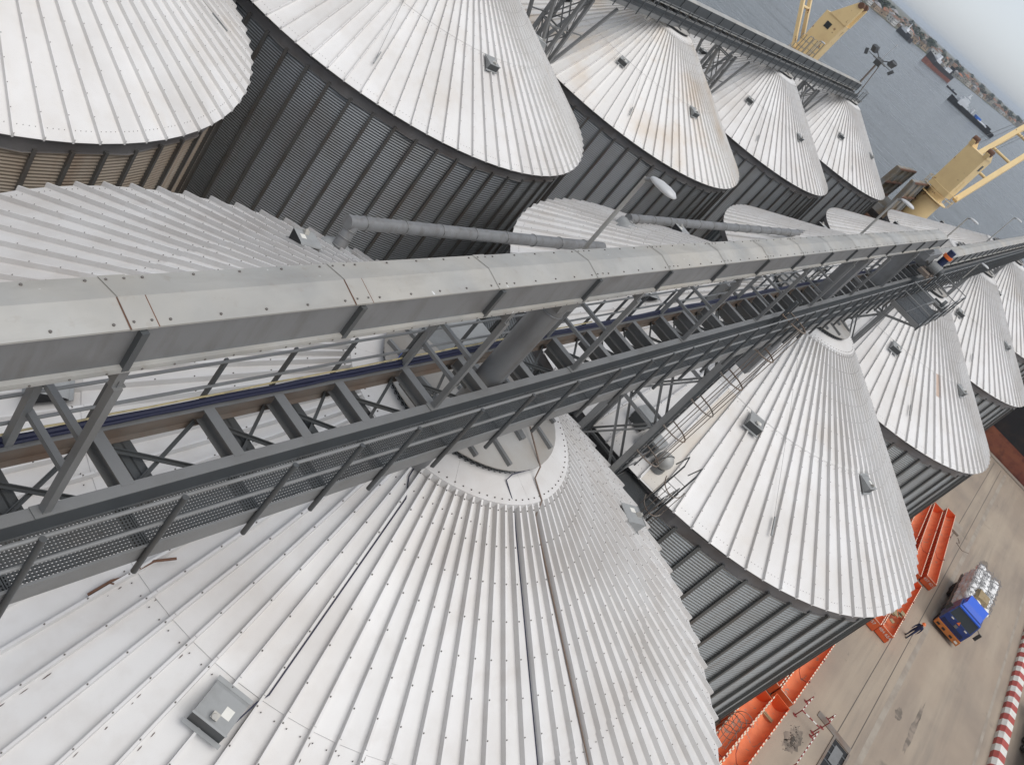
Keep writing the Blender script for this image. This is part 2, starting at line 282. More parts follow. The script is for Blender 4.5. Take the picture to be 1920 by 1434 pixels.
def bolt_mesh():
    bb = MB(); rng = random.Random(3)
    def bolt(r, a, z, s=0.017):
        c = Vector((r * cos(a), r * sin(a), z)); n = 6
        vs = [c + Vector((s * cos(2 * pi * k / n), s * sin(2 * pi * k / n), -0.004)) for k in range(n)] + [c + Vector((s * .8 * cos(2 * pi * k / n), s * .8 * sin(2 * pi * k / n), 0.014)) for k in range(n)]
        bb.add(vs, [(k, (k + 1) % n, n + (k + 1) % n, n + k) for k in range(n)] + [tuple(range(n, 2 * n))])
    for i in range(NR):
        a = radians(4 * i - 2); r = 2.62; off = rng.random() * .1
        while r < 10.9:
            bolt(r, a, zc(r) + 0.135 + (.02 if r < SEAM + .08 else 0), .014); r += 0.56
        for k in (-.33, .33): bolt(SEAM + .22, radians(4 * i) + radians(2) * k * 1.6, zc(SEAM + .22) + .02, .011)
        for k in (-.6, -.2, .2, .6): bolt(10.72, radians(4 * i) + radians(2) * k, zc(10.72) + .004, .010)
        bolt(2.82, radians(4 * i), zc(2.82) + .022, .012)
        bolt(2.43, a + radians(2), zc(2.52) + .199, .016)
    return bb.mesh('bolts', 'bolt')
BOLTS = bolt_mesh()
def wall_meshes():
    h = pi / NS; bb = MB(); pitch = 0.114; dz = pitch / 6; z = 0.3; vs = []
    while z < ZE - 0.60:
        r = RW + 0.019 * cos(2 * pi * z / pitch); vs += [(r * cos(h), -r * sin(h), z), (r * cos(h), r * sin(h), z)]; z += dz
    n = len(vs) // 2
    bb.add(vs, [(2 * i, 2 * i + 1, 2 * i + 3, 2 * i + 2) for i in range(n - 1)], 0, True)
    return bb
WALLMB = wall_meshes(); WALL = {}; STIFF = {}
def stiff(m):
    if m not in STIFF:
        bb = MB(); bb.box(RW + .005, RW + .115, -.052, .052, 0.3, ZE - .50); bb.box(RW + .115, RW + .125, -.075, -.02, 0.3, ZE - .53)
        STIFF[m] = bb.mesh('stiffener', m)
    return STIFF[m]
def wallm(m):
    if m not in WALL: WALL[m] = WALLMB.mesh('wall_sheet', m)
    return WALL[m]
def lattice():
    bb = MB(); r = 1.90; n = 92; z0, H = 20.20, .26
    for s in (1, -1):
        for i in range(n):
            a = 2 * pi * i / n; vs = []
            for k in range(5):
                aa = a + s * k / 4 * 2 * pi * 3 / n; zz = z0 + H * k / 4
                for q in (-.0075, .0075): vs.append(((r + .002 * s) * cos(aa + q), (r + .002 * s) * sin(aa + q), zz))
            bb.add(vs, [(2 * k, 2 * k + 1, 2 * k + 3, 2 * k + 2) for k in range(4)])
    bb.ring((0, 0, z0 + H), 1.905, .014, n=64, k=5); bb.lathe([(1.865, z0 - .1), (1.865, z0 + H - .005)], 64, mi=1)  # black liner paints the shade behind the perforations
    return bb.mesh('perforated_collar', ['steel_dark', 'black'])
LAT = lattice()
def flange_mesh(m):
    bb = MB(); a = radians(20.0) - .0006
    zo = zc(2.52) + .18; zi = zo + .115
    bb.lathe([(2.52, zo - .15), (2.52, zo), (1.82, zi), (1.82, zi - .02)], 14, a0=-a, a1=a, smooth=False)
    return bb.mesh('apex_flange', m)
FL = {}
def vent_mesh():
    """wedge hatch: sloping lid, side cheeks, front face and one cheek painted dark as shaded openings, mounting rails; local x = down slope, z = normal"""
    bb = MB()
    bb.add([(-.34, -.33, .07), (.22, -.33, .33), (.22, .33, .33), (-.34, .33, .07), (-.42, -.33, .0), (-.42, .33, .0)], [(0, 1, 2, 3), (4, 0, 3, 5)])
    bb.add([(.22, -.33, .33), (.34, -.33, .0), (.34, .33, .0), (.22, .33, .33)], [(0, 1, 2, 3)], 1)  # dark colour stands for the shade in the open front
    bb.add([(-.34, -.33, .07), (.22, -.33, .33), (.34, -.33, 0), (-.42, -.33, 0)], [(0, 1, 2, 3)], 0); bb.add([(-.34, .33, .07), (.22, .33, .33), (.34, .33, 0), (-.42, .33, 0)], [(3, 2, 1, 0)], 3)  # one cheek black, painting the shade of the open side
    bb.box(.34, .42, -.38, .38, 0, .03); bb.box(-.48, -.40, -.36, .36, 0, .025); bb.box(.20, .24, -.345, .345, .315, .345)
    bb.box(.02, .14, -.07, .06, .24, .36, 4); bb.add([(-.16, .06, .158), (.02, .06, .242), (.02, .22, .242), (-.16, .22, .158)], [(0, 1, 2, 3)], 2); bb.tube((.08, -.01, .3), (.10, -.01, .40), .05, 8, mi=4)
    return bb.mesh('roof_vent', ['box', 'steel_dark', 'white', 'black', 'hood'])
VENT = vent_mesh()
def silo(cx, cy, label, roofm, wallmat, stm, off=0.0, vents=(-157.5, -106, -28, 20, 72, 150), probe=-143, group='grain silos in two rows'):
    t = thing('grain_silo', (cx, cy, 0), label, 'silo', group)
    o = Vector((cx, cy, 0))
    bb = MB(); bb.lathe([(10.96, zc(10.96) - .03), (10.96, zc(10.96) - .055), (RW + .03, zc(RW) - .06)], 90)
    bb.lathe([(10.97, zc(10.97) - .03), (2.2, zc(2.2) - .03)], 90)
    roof = put('roof', bb.mesh('roof', roofm), t, o)
    lo, up = panels(roofm)
    for i in range(NR):
        a = radians(4 * i + off); put('roof_panel', lo, roof, o, (0, 0, a)); put('roof_panel', up, roof, o, (0, 0, a))
    tag(put('bolts', BOLTS, roof, o, (0, 0, radians(off))), None, None, kind='stuff')
    bb = MB(); bb.lathe([(RW - .05, 0), (RW - .05, ZE - .2), (RW + .05, ZE - .2)], 66, a0=pi / NS, a1=2 * pi + pi / NS, smooth=False)
    bb.lathe([(RW - .02, ZE - .63), (RW + .13, ZE - .63), (RW + .13, ZE - .612)], 22, a0=pi / NS, a1=2 * pi + pi / NS, mi=0, smooth=False)
    bb.lathe([(RW + .13, ZE - .61), (RW + .085, ZE - .605), (RW + .085, ZE + .07)], 22, a0=pi / NS, a1=2 * pi + pi / NS, mi=1, smooth=False)
    wall = put('wall', bb.mesh('wall', [wallmat, 'eaveband']), t, o)
    for i in range(NS):
        a = 2 * pi * (i + .3) / NS
        put('wall_sheet', wallm(wallmat), wall, o, (0, 0, a)); put('stiffener', stiff(stm), wall, o, (0, 0, a + pi / NS))
    bb = MB(); bb.lathe([(11.15, -.05), (11.15, .32), (10.4, .36)], 66); put('plinth', bb.mesh('plinth', 'pale'), t, o)
    if roofm not in FL: FL[roofm] = flange_mesh(roofm)
    bb = MB(); z1 = 20.46; bb.lathe([(1.88, z1 - .03), (1.975, z1 - .02), (1.975, z1 + .015), (.25, z1 + .27), (0.001, z1 + .28)], 48)
    cap = put('apex_cap', bb.mesh('apex_cap', 'cap'), t, o)
    for i in range(9): put('apex_flange', FL[roofm], cap, o, (0, 0, radians(40 * i + off)))
    put('perforated_collar', LAT, cap, o)
    for k, xx in enumerate((-1.35, -.70, .05, .75, 1.45)):
        yl = sqrt(1.95 ** 2 - xx * xx); wd = .15 if k == 2 else .075; sl_ = .255 / 1.725
        for sy in (-1, 1):
            bb = MB(); bb.bar((cx + xx, cy + sy * yl * (.72 if k == 2 else .97), z1 + .05 + sl_ * (1.975 - hypot(xx, yl * (.72 if k == 2 else .97)))), (cx + xx, cy + sy * .02, z1 + .05 + sl_ * (1.975 - abs(xx))), wd, .09); bb.build('cap_beam', 'steel', cap)
    for a in vents:
        a = radians(a + (off if off else 0)); r = 6.88; th = math.atan(SL)
        put('roof_vent', VENT, t, (cx + r * cos(a), cy + r * sin(a), zc(r) + .12), Matrix.Rotation(a, 3, 'Z').to_4x4().to_3x3().__matmul__(Matrix.Rotation(th, 3, 'Y')).to_euler()).scale = (.88, .88, .88)
    if probe is not None:
        a = radians(probe + off); bb = MB(); rr = 9.75; r0 = 2.6; a0 = a - radians(18)
        q0 = Vector((cx + r0 * cos(a0), cy + r0 * sin(a0), zc(r0) + .14)); q1 = Vector((cx + rr * cos(a), cy + rr * sin(a), zc(rr) + .16))
        bb.path([q0, q0.lerp(q1, .5) + Vector((0, 0, .02)), q1], .006, 4); pw = bb.build('probe_wire', 'steel_dark', t)
        bb = MB(); q2 = Vector((cx + 9.1 * cos(a), cy + 9.1 * sin(a), zc(9.1) + .12)); bb.bar(q1, q2, .05, .05); bb.build('probe_arm', 'box', t)
    return t
XS = [14.41, 37.30, 60.19, 83.08, 105.97]; YA, YB = 5.19, 28.77
SA = []
SA.append(silo(XS[0], YA, 'cone-roofed grain silo with a blue cable and flaking seams, under the raised main conveyor', 'roof_flaking', 'wallA', 'stiffA', probe=None))
SA.append(silo(XS[1], YA, 'grain silo with a dusty tan roof panel and a ball vent at its eave', 'roof', 'wallA', 'stiffA'))
SA.append(silo(XS[2], YA, 'grain silo with one short pinkish tan panel on its roof, beside the balcony platform', 'roof', 'wallA', 'stiffA'))
SA.append(silo(XS[3], YA, 'grain silo under the lower conveyor, second from the moored ship', 'roof', 'wallA', 'stiffA'))
SA.append(silo(XS[4], YA, 'grain silo at the quay end of the main gallery, closest to the dark red hull', 'roof', 'wallA', 'stiffA'))
silo(XS[0], YB, 'grain silo with a dusty tan rusted wall, in the row behind the main gallery', 'roof', 'wallTan', 'stiffB', vents=(-157.5, 20, 150), probe=-36)
silo(XS[1], YB, 'grain silo with a wide dark rust-streaked wall showing above the long grey pipe', 'roof', 'wallB', 'stiffB', vents=(-106, -28, 20, 150))
silo(XS[2], YB, 'grain silo with broad tan stains on its white roof', 'roof_tan', 'wallB', 'stiffB')
silo(XS[3], YB, 'white-roofed grain silo between the tan-stained one and the silo by the floodlight mast', 'roof', 'wallB', 'stiffB')
silo(XS[4], YB, 'grain silo below the floodlight mast at the end of the back gallery', 'roof', 'wallB', 'stiffB', off=17, vents=(-157.5, -106, -28, 72, 150))

def roofpt(cx, cy, r, adeg, h=0.0):
    a = radians(adeg); return Vector((cx + r * cos(a), cy + r * sin(a), zc(r) + h))
def cable(name, m, pts, r, label, cat='cable', group=None):
    bb = MB(); bb.path(pts, r, 6); return tag(bb.build(name, m), label, cat, group)
c0 = (XS[0], YA)
cable('roof_cable', 'cable_blue', [roofpt(*c0, 1.97, -96, .17), roofpt(*c0, 1.99, -108, .10), roofpt(*c0, 2.05, -111, .03), roofpt(*c0, 2.4, -110, .13)] + [roofpt(*c0, 2.55 + k * .45, -106 - math.degrees(.052 / (2.55 + k * .45)), .03) for k in range(19)], .011, 'dark blue cable running straight down the roof of the flaking silo')
cable('roof_conduit', 'cable_brown', [roofpt(*c0, 1.3, -74, .04), roofpt(*c0, 1.8, -84, .15), roofpt(*c0, 2.0, -86, .19), roofpt(*c0, 2.1, -89, .06), roofpt(*c0, 2.52, -92, .19)] + [roofpt(*c0, 2.7 + k * .5, -94 - math.degrees(.06 / (2.7 + k * .5)), .05) for k in range(17)], .016, 'brown conduit clipped beside a roof seam of the flaking silo')
cable('roof_cable', 'cable_blue', [roofpt(*c0, 2.35, -158, .15), roofpt(*c0, 2.7, -156.5, .05)] + [roofpt(*c0, 3.0 + k * .33, -154 + math.degrees(.055 / (3.0 + k * .33)), .04) for k in range(11)] + [roofpt(*c0, 6.5, -154.3, .12), roofpt(*c0, 6.95, -155.2, .3), roofpt(*c0, 6.98, -157.0, .33)], .012, 'thin dark cable leading to the grey vent on the flaking silo roof')
bb = MB(); rng = random.Random(17)
for k in range(420):
    i = rng.choice([-46, -44, -43, -41, -40, -38, -36, -35, -34, -33, -32, -31, -30, -29, -28, -27, -12, -11, -10, -9, -8, -7, -6]); a = radians(4 * i - 2); r = rng.uniform(3.0, 10.8)
    e = Vector((cos(a), sin(a), -SL)).normalized(); tt = Vector((-sin(a), cos(a), 0)); q = roofpt(*c0, r, 4 * i - 2, .006) + tt * rng.uniform(.055, .085); L_ = rng.uniform(.012, .05) * rng.choice((1, 1, 1, 2.2)); W_ = rng.uniform(.003, .010)
    bb.add([q - e * L_ - tt * W_ * .4, q - e * L_ * .2 - tt * W_, q + e * L_ - tt * W_ * .2, q + e * L_ * .5 + tt * W_, q - e * L_ * .6 + tt * W_ * .8], [(0, 1, 2, 3, 4)])
MT['flake'] = mat('peeled_sealant', (0.13, 0.10, 0.09), 0.9)
tag(bb.build('peeled_sealant_flakes', 'flake', SA[0]), None, None, kind='stuff')
bb = MB(); q = Vector((7.36, 5.01, 17.60)); bb.path([q, q + Vector((.30, .0, .20)), q + Vector((.42, -.03, .24)), q + Vector((.85, -.06, .52)), q + Vector((1.1, -.2, .66))], .024, 6); bb.path([q + Vector((.25, 0, .18)), q + Vector((.30, -.07, .22))], .014, 5)
tag(bb.build('rusty_rod', 'rust'), 'short bent rusty rod lying on the flaking silo roof', 'rod')
# dusty panels on roofs: overlay strips lying in the pan
def strip(parent, cx, cy, i, r0, r1, m, label=None):
    bb = MB(); h = radians(1.72); vs = []
    for r in (r0, r1):
        for s in (-1, 1): a = radians(i) + s * h * .96; vs.append((cx + r * cos(a), cy + r * sin(a), zc(r) + .012))
    bb.add(vs, [(0, 2, 3, 1)]); o = bb.build('tan_roof_panel', m, parent)
    if label: o['label'] = label
strip(SA[1], XS[1], YA, -168, 3.2, 10.95, 'roof_dust', 'roof panel covered in tan grain dust')
MT['pinktan'] = mat('pinkish_tan_sheet', (0.50, 0.38, 0.30), 0.6)
strip(SA[2], XS[2], YA, -128, 5.6, 7.6, 'pinktan', 'short pinkish tan roof panel')

# ------------------------------------------------------------------ gallery
def isec(bb, x0, x1, yc, zt, d, fw, tf=.014, tw=.012):
    bb.box(x0, x1, yc - fw / 2, yc + fw / 2, zt - tf, zt); bb.box(x0, x1, yc - tw / 2, yc + tw / 2, zt - d + tf, zt - tf); bb.box(x0, x1, yc - fw / 2, yc + fw / 2, zt - d, zt - d + tf)
def ysec(bb, y0, y1, xc, zt, d, fw, tf=.014, tw=.012):
    bb.box(xc - fw / 2, xc + fw / 2, y0, y1, zt - tf, zt); bb.box(xc - tw / 2, xc + tw / 2, y0, y1, zt - d + tf, zt - tf); bb.box(xc - fw / 2, xc + fw / 2, y0, y1, zt - d, zt - d + tf)
GR = {}
def grating(L, W):
    k = (round(L, 2), round(W, 2))
    if k not in GR:
        bb = MB(); n = max(4, int(W / .034))
        for i in range(n + 1): y = W * i / n; bb.box(0, L, y - .006, y + .006, -.03, 0)
        m = int(L / .04)
        for i in range(m + 1): x = L * i / m; bb.box(x - .010, x + .010, 0, W, -.012, -.002)
        bb.box(0, .015, 0, W, -.032, .003); bb.box(L - .015, L, 0, W, -.032, .003)
        GR[k] = bb.mesh('grating_panel', 'steel_dark')
    return GR[k]
def gallery(name, label, xs, y0, zt, W_in, W_walk, first_rail, rail_h, frames_x, conv_zb, detail=True):
    """y0: outer face of near channel; zt: beam top; far beam W_in away; walkway W_walk outward"""
    x0, x1 = xs[0] - .6, xs[-1] + .6
    t = thing(name, ((x0 + x1) / 2, y0 + .4, 0 if False else zt - 1.0), label, 'gallery')
    yf = y0 + .12 + W_in
    bb = MB(); bb.box(x0, x1, y0, y0 + .012, zt - .24, zt - .012, 1); bb.box(x0, x1, y0, y0 + .13, zt - .012, zt); bb.box(x0, x1, y0, y0 + .13, zt - .252, zt - .24); bb.build('near_main_beam', ['steel', 'steel_slate'], t)
    bb = MB(); bb.box(x0, x1, yf, yf + .13, zt - .014, zt); bb.box(x0, x1, yf + .059, yf + .071, zt - .286, zt - .014, 1); bb.box(x0, x1, yf, yf + .13, zt - .30, zt - .286, 1); bb.build('far_main_beam', ['steel', 'steel_brown'], t)
    bb = MB(); ysec(bb, y0 + .10, yf + .01, 0, 0, .20, .15); JO = bb.mesh('joist', 'steel')
    bb = MB(); bb.box(-.012, .012, y0 + .05, yf + .07, -.20, 0); bb.box(-.11, .11, y0 + .05, yf + .07, -.012, 0.0); bb.box(-.11, -.098, y0 + .05, yf + .07, -.2, 0); LJ = bb.mesh('lower_joist', 'steel_dark')
    for i, x in enumerate(xs):
        put('joist', JO, t, (x, 0, zt + .003), (0, 0, 0)); put('lower_joist', LJ, t, (x + .42, 0, zt - .31))
        if i + 1 < len(xs):
            bb = MB(); bb.angle((x + .06, y0 + .12, zt - .27), (xs[i + 1] - .06, yf + .05, zt - .27), .04); bb.angle((x + .06, yf, zt - .24), (xs[i + 1] - .06, y0 + .02, zt - .24), .04); bb.build('cross_brace', 'steel_dark', t)
    # walkway
    yo = y0 - W_walk; zf = zt - .25
    bb = MB(); bb.box(x0, x1, yo - .02, yo - .008, zf - .26, zf + .01); bb.box(x0, x1, yo - .008, yo + .06, zf - .26, zf - .248); bb.box(x0, x1, yo - .03, yo - .0, zf + .01, zf + .022); bb.build('walkway_edge_channel', 'steel', t)
    for i in range(len(xs) - 1):
        L = xs[i + 1] - xs[i] - .01
        put('grating_panel', grating(L, W_walk - .01), t, (xs[i] + .005, yo + .004, zf))
        bb = MB(); bb.bar((xs[i], yo, zf - .07), (xs[i], y0, zf - .07), .16, .06); bb.build('walkway_bracket', 'steel_dark', t)
    zr = zt + rail_h
    for x in xs:
        bb = MB(); bb.tube((x, yo - .05, zf - .42), (x, yo - .05, zr), .034, 8); bb.build('handrail_post', 'steel_dark', t)
    for z in (zr - .03, zr - .46):
        bb = MB(); bb.tube((x0, yo - .015, z), (x1, yo - .015, z), .022, 8); bb.build('handrail', 'steel', t)
    for x in xs:
        bb = MB(); bb.bar((x, yf + .16, zt - .02), (x, yf + .16, zt + first_rail), .045, .045); bb.build('back_rail_post', 'steel_dark', t)
    for z in (zt + first_rail, zt + first_rail - .42):
        bb = MB(); bb.tube((x0, yf + .13, z), (x1, yf + .13, z), .02, 7); bb.build('back_rail', 'steel', t)
    # conveyor support frames
    for x in frames_x:
        for yy, zz in ((y0 + .065, conv_zb - .27), (yf + .065, conv_zb - .02)):
            bb = MB(); bb.bar((x, yy, zt - .005), (x, yy, zz), .085, .085, up=(1, 0, 0)); bb.box(x - .12, x + .12, yy - .07, yy + .07, zt + .001, zt + .014); bb.build('support_post', 'steel', t)
        bb = MB(); bb.angle((x, y0 + .05, conv_zb - .28), (x, yf + .09, conv_zb - .28), .085, .014); bb.box(x - .05, x + .05, y0 + .06, y0 + .12, conv_zb - .28, conv_zb - .005); bb.build('support_bracket', 'steel', t)
        if conv_zb - zt > 1:
            for k in (.95, .50):
                bb = MB(); bb.bar((x + .05, y0 + .06, zt + k), (x + .05, yf + .07, zt + k), .07, .06); bb.build('support_rung', 'steel', t)
    return t
xs = [-2.9, -1.5, -.1, 1.25, 2.62, 4.02, 5.42, 6.83, 7.88, 8.94, 10.31, 11.64, 13.0, 14.5, 15.79]
mod = [1.01, .98, 1.36, 1.25, 1.38, 1.47, 1.3]
while xs[-1] < 46: xs.append(xs[-1] + mod[(len(xs) - 15) % 7])
xs2 = list(xs)
while xs2[-1] < 108: xs2.append(xs2[-1] + 1.27)
GA = gallery('conveyor_gallery', 'long grey steel gallery with grating walkway carrying the main conveyor over the silos', xs2, 3.914, 22.45, .66, .47, .68, .63, [-1.6, 4.53, 10.3, 14.28, 19.17, 24.0, 28.9, 33.8, 38.6], 24.5)

HOOD = {}
def conveyor(name, label, x0, x1, y0, y1, zb, zt, ridge, seg, detail=True, first=None, sidem='hoodside'):
    t = thing(name, ((x0 + x1) / 2, (y0 + y1) / 2, zb), label, 'conveyor')
    joints = [x0]; x = first if first is not None else x0 + seg
    while x < x1 - .4: joints.append(x); x += seg
    joints.append(x1)
    yr = (y0 + y1) / 2
    for i in range(len(joints) - 1):
        a, c = joints[i] + .002, joints[i + 1] - .002
        bb = MB(); bb.add([(a, y0 - .012, zt - .02), (c, y0 - .012, zt - .02), (c, y0 - .012, zt), (a, y0 - .012, zt), (c, yr, ridge), (a, yr, ridge), (c, y1 + .012, zt), (a, y1 + .012, zt), (c, y1 + .012, zt - .02), (a, y1 + .012, zt - .02)],
                          [(0, 1, 2, 3), (3, 2, 4, 5), (5, 4, 6, 7), (7, 6, 8, 9), (0, 3, 5, 7, 9), (1, 8, 6, 4, 2)])
        if detail:
            for yy in (y0 + .035, y1 - .035):
                n = 5
                for k in range(n):
                    xx = a + (c - a) * (k + .5) / n; zz = zt + (ridge - zt) * .035 / (yr - y0)
                    bb.tube((xx, yy, zz - .004), (xx, yy, zz + .013), .013, 6, mi=1)
        bb.build('cover_panel', ['hood', 'bolt'], t)
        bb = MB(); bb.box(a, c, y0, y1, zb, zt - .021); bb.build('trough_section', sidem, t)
        bb = MB(); bb.box(a, c, y0 - .05, y0 - .0005, zb - .012, zb + .004)
        bb.box(a, c, y0 - .052, y0 - .042, zb - .05, zb - .012)
        if detail:
            for k in range(8):
                xx = a + (c - a) * (k + .5) / 8; bb.tube((xx, y0 - .058, zb - .03), (xx, y0 - .050, zb - .03), .011, 6, mi=1)
        bb.build('bottom_flange', ['hood', 'bolt'], t)
        if i > 0:
            x = joints[i]
            bb = MB(); bb.box(x - .035, x + .035, y0 - .055, y0 - .0008, zb - .03, zt - .03); bb.build('joint_flange', 'steel_dark', t)
            bb = MB(); g = .006; hw = .12 if detail else .06; bb.add([(x - hw, y0 - .018, zt - .018), (x + hw, y0 - .018, zt - .018), (x + hw, y0 - .018, zt + g), (x - hw, y0 - .018, zt + g), (x + hw, yr, ridge + g), (x - hw, yr, ridge + g), (x + hw, y1 + .018, zt + g), (x - hw, y1 + .018, zt + g)],
                              [(0, 1, 2, 3), (3, 2, 4, 5), (5, 4, 6, 7)])
            if detail:
                zz = zt + g + (ridge - zt) * .04 / (yr - y0)
                for xx in (x - .08, x + .08):
                    for yy in (y0 + .04, y1 - .04): bb.tube((xx, yy, zz - .003), (xx, yy, zz + .012), .012, 6, mi=1)
                if i < 5:
                    for sx in (-1, 1):   # rust bleeding along the strap edges
                        xe = x + sx * (hw + .007); wv = .007
                        bb.add([(xe - wv, y0 - .019, zt + .003), (xe + wv, y0 - .019, zt + .003), (xe + wv * .7, yr, ridge + .003), (xe - wv * .7, yr, ridge + .003)], [(0, 1, 2, 3)], 2)
            bb.build('joint_strap', ['hood', 'bolt', 'rust'], t)
    bb = MB(); bb.box(x1 - .01, x1 + .03, y0 - .04, y1 + .04, zb - .05, zt); bb.build('end_plate', 'steel_dark', t)
    return t
CV = conveyor('enclosed_conveyor', 'raised grey conveyor casing with peaked cover and rusty joint straps, above the main gallery', -2.9, 42.3, 3.998, 4.53, 24.5, 24.95, 25.012, 2.52, True, first=-.55)
for k, j in enumerate(()): pass
CV2 = conveyor('enclosed_conveyor', 'lower second conveyor casing on the main gallery, beyond the orange-banded motor', 45.6, 108, 3.998, 4.62, 22.9, 23.42, 23.52, 2.4, False)
CV2G = conveyor('enclosed_conveyor', 'conveyor casing with a pale flat top along the back gallery', 28, 107.6, 28.45, 29.2, 21.2, 21.98, 22.06, 2.3, False, sidem='steel_slate')
# chutes
def chute(x, y, z0, z1, r, label, square=False):
    t = thing('discharge_chute', (x, y, z0), label, 'chute')
    bb = MB()
    if square: bb.box(x - r, x + r, y - r, y + r, z0, z1 - .3)
    else: bb.tube((x, y, z0), (x, y, z1 - .30), r, 20); bb.ring((x, y, z1 - .55), r + .004, .012, n=20); bb.ring((x, y, z0 + .9), r + .004, .012, n=20)
    bb.build('pipe', 'hoodside', t)
    bb = MB(); bb.add([(x - .42, y - .25, z1), (x + .42, y - .25, z1), (x + .42, y + .25, z1), (x - .42, y + .25, z1), (x - r, y - r * .95, z1 - .42), (x + r, y - r * .95, z1 - .42), (x + r, y + r * .95, z1 - .42), (x - r, y + r * .95, z1 - .42)], [(0, 1, 5, 4), (1, 2, 6, 5), (2, 3, 7, 6), (3, 0, 4, 7)]); bb.build('hopper', 'steel', t)
chute(12.15, 4.30, 20.1, 24.5, .225, 'round grey spout dropping from the main conveyor into the flaking silo')
chute(31.2, 4.30, 20.7 - 2.0, 24.5, .26, 'square grey spout under the main conveyor above the silo with the ball vent', True)
chute(38.9, 4.30, 20.2, 24.5, .30, 'square grey end spout of the main conveyor beside the balcony', True)
# cables along the far beam
for dy, z, m, r, lab in ((4.79, 22.49, 'cable_blue', .036, 'blue black power cable lying along the back beam of the gallery'), (4.825, 22.53, 'cable_yellow', .014, 'yellow cable tied along the back beam of the gallery'), (4.745, 22.475, 'cable_blue', .022, 'thin black cable tucked below the blue one on the back beam')):
    rng = random.Random(int(z * 100)); pts = []; x = -2.9
    while x < (16 if m == 'cable_yellow' else 60): pts.append((x, dy + rng.uniform(-.008, .008), z + rng.uniform(-.006, .006))); x += .45
    cable('power_cable', m, pts, r, lab)

# ------------------------------------------------------------------ trestles
def trestle(x, yc, ztop, label, xsplay=3.0):
    t = thing('support_trestle', (x, yc, 0), label, 'trestle', 'trestles between the silos')
    dy, dx = .78, .42
    for sx in (-1, 1):
        for sy in (-1, 1):
            bb = MB(); bb.bar((x + sx * dx, yc + sy * (dy + .25), 0), (x + sx * dx, yc + sy * dy, ztop), .20, .20, up=(1, 0, 0)); bb.build('leg', 'steel', t)
            if xsplay > 0: bb = MB(); bb.bar((x + sx * dx, yc + sy * dy, ztop - 4.9), (x + sx * xsplay, yc + sy * dy, ztop), .17, .17, up=(0, 1, 0)); bb.build('splayed_strut', 'steel', t)
    z = ztop - .3; k = 0
    while z > 9:
        for sx in (-1, 1):
            bb = MB(); bb.bar((x + sx * dx, yc - dy, z), (x + sx * dx, yc + dy, z), .09, .09); bb.build('tie', 'steel', t)
            bb = MB(); bb.angle((x + sx * dx, yc - dy, z), (x + sx * dx, yc + dy, z - 2.2), .06); bb.angle((x + sx * (dx - .03), yc + dy, z), (x + sx * (dx - .03), yc - dy, z - 2.2), .06); bb.build('cross_brace', 'steel', t)
        for sy in (-1, 1):
            bb = MB(); bb.bar((x - dx, yc + sy * dy, z), (x + dx, yc + sy * dy, z), .08, .08); bb.build('tie', 'steel_dark', t)
            bb = MB(); bb.angle((x - dx, yc + sy * dy, z), (x + dx, yc + sy * dy, z - 2.2), .05); bb.build('cross_brace', 'steel', t)
        z -= 2.2; k += 1
    for sy in ((-1, 1) if xsplay > 0 else ()):
        bb = MB(); bb.bar((x - xsplay * .55, yc + sy * dy, ztop - 2.2), (x + xsplay * .55, yc + sy * dy, ztop - 2.2), .07, .07); bb.build('tie', 'steel', t)
    return t
MID = [(XS[i] + XS[i + 1]) / 2 for i in range(4)]
for i, lab in enumerate(('steel trestle under the main gallery beside the flaking silo', 'steel trestle under the main gallery beneath the balcony end', 'steel trestle under the lower conveyor of the main gallery', 'steel trestle under the main gallery closest to the ship')):
    trestle(MID[i], 4.75, 22.1, lab, 0)
for i, lab in enumerate(('steel trestle under the back gallery next to the dusty tan silo', 'steel trestle with splayed struts beside the tan-stained roof', 'steel trestle with splayed struts past the tan-stained roof', 'steel trestle of the back gallery nearest the floodlight mast')):
    trestle(MID[i], 28.5, 20.0, lab, 3.4)
xsB = [28 + 1.5 * i for i in range(54)]
GB = gallery('conveyor_gallery', 'steel gallery with slatted walkway along the back row of silos', xsB, 27.95, 20.95, 1.05, .62, .9, .75, [31 + 5 * i for i in range(16)], 21.2)

# ------------------------------------------------------------------ lamps
def lamp(x, y, zb, ztop, label, ang=-1.5):
    t = thing('gallery_lamp', (x, y, zb), label, 'lamp', 'lamps along the galleries')
    bb = MB(); bb.tube((x, y, zb), (x, y, ztop), .045, 8, .034); bb.tube((x, y, zb + .9), (x, y, zb + 1.02), .05, 8); bb.build('pole', 'hood', t)
    bb = MB(); dx, dy = cos(ang), sin(ang)
    bb.tube((x, y, ztop - .03), (x + dx * .12, y + dy * .12, ztop + .05), .034, 8); bb.build('spigot', 'steel', t)
    prof = [(-.06, .05), (0.0, .09), (.10, .13), (.26, .14), (.37, .115), (.43, .05)]; vs = []; n = 10
    for u, w_ in prof:
        for k in range(n):
            a = 2 * pi * k / n; px = u + .12; py = w_ * cos(a); pz = .075 * max(sin(a), -.35) * (w_ / .13)
            vs.append((x + dx * px - dy * py, y + dy * px + dx * py, ztop + .06 + pz + .06 * u))
    fs = [(i * n + k, i * n + (k + 1) % n, (i + 1) * n + (k + 1) % n, (i + 1) * n + k) for i in range(5) for k in range(n)] + [tuple(range(n))[::-1], tuple(range(50, 60))]
    bb = MB(); bb.add(vs, fs, 0, True); bb.build('lamp_head', 'lampwhite', t)
    return t
lamp(13.1, 4.87, 22.4, 26.10, 'white street lamp head on a pole beside the raised main conveyor')
lamp(31.2, 4.87, 22.4, 26.08, 'white gallery lamp in front of the yellow crane pedestal')
lamp(50.2, 4.87, 22.4, 25.28, 'white gallery lamp beside the motor end of the main conveyor')
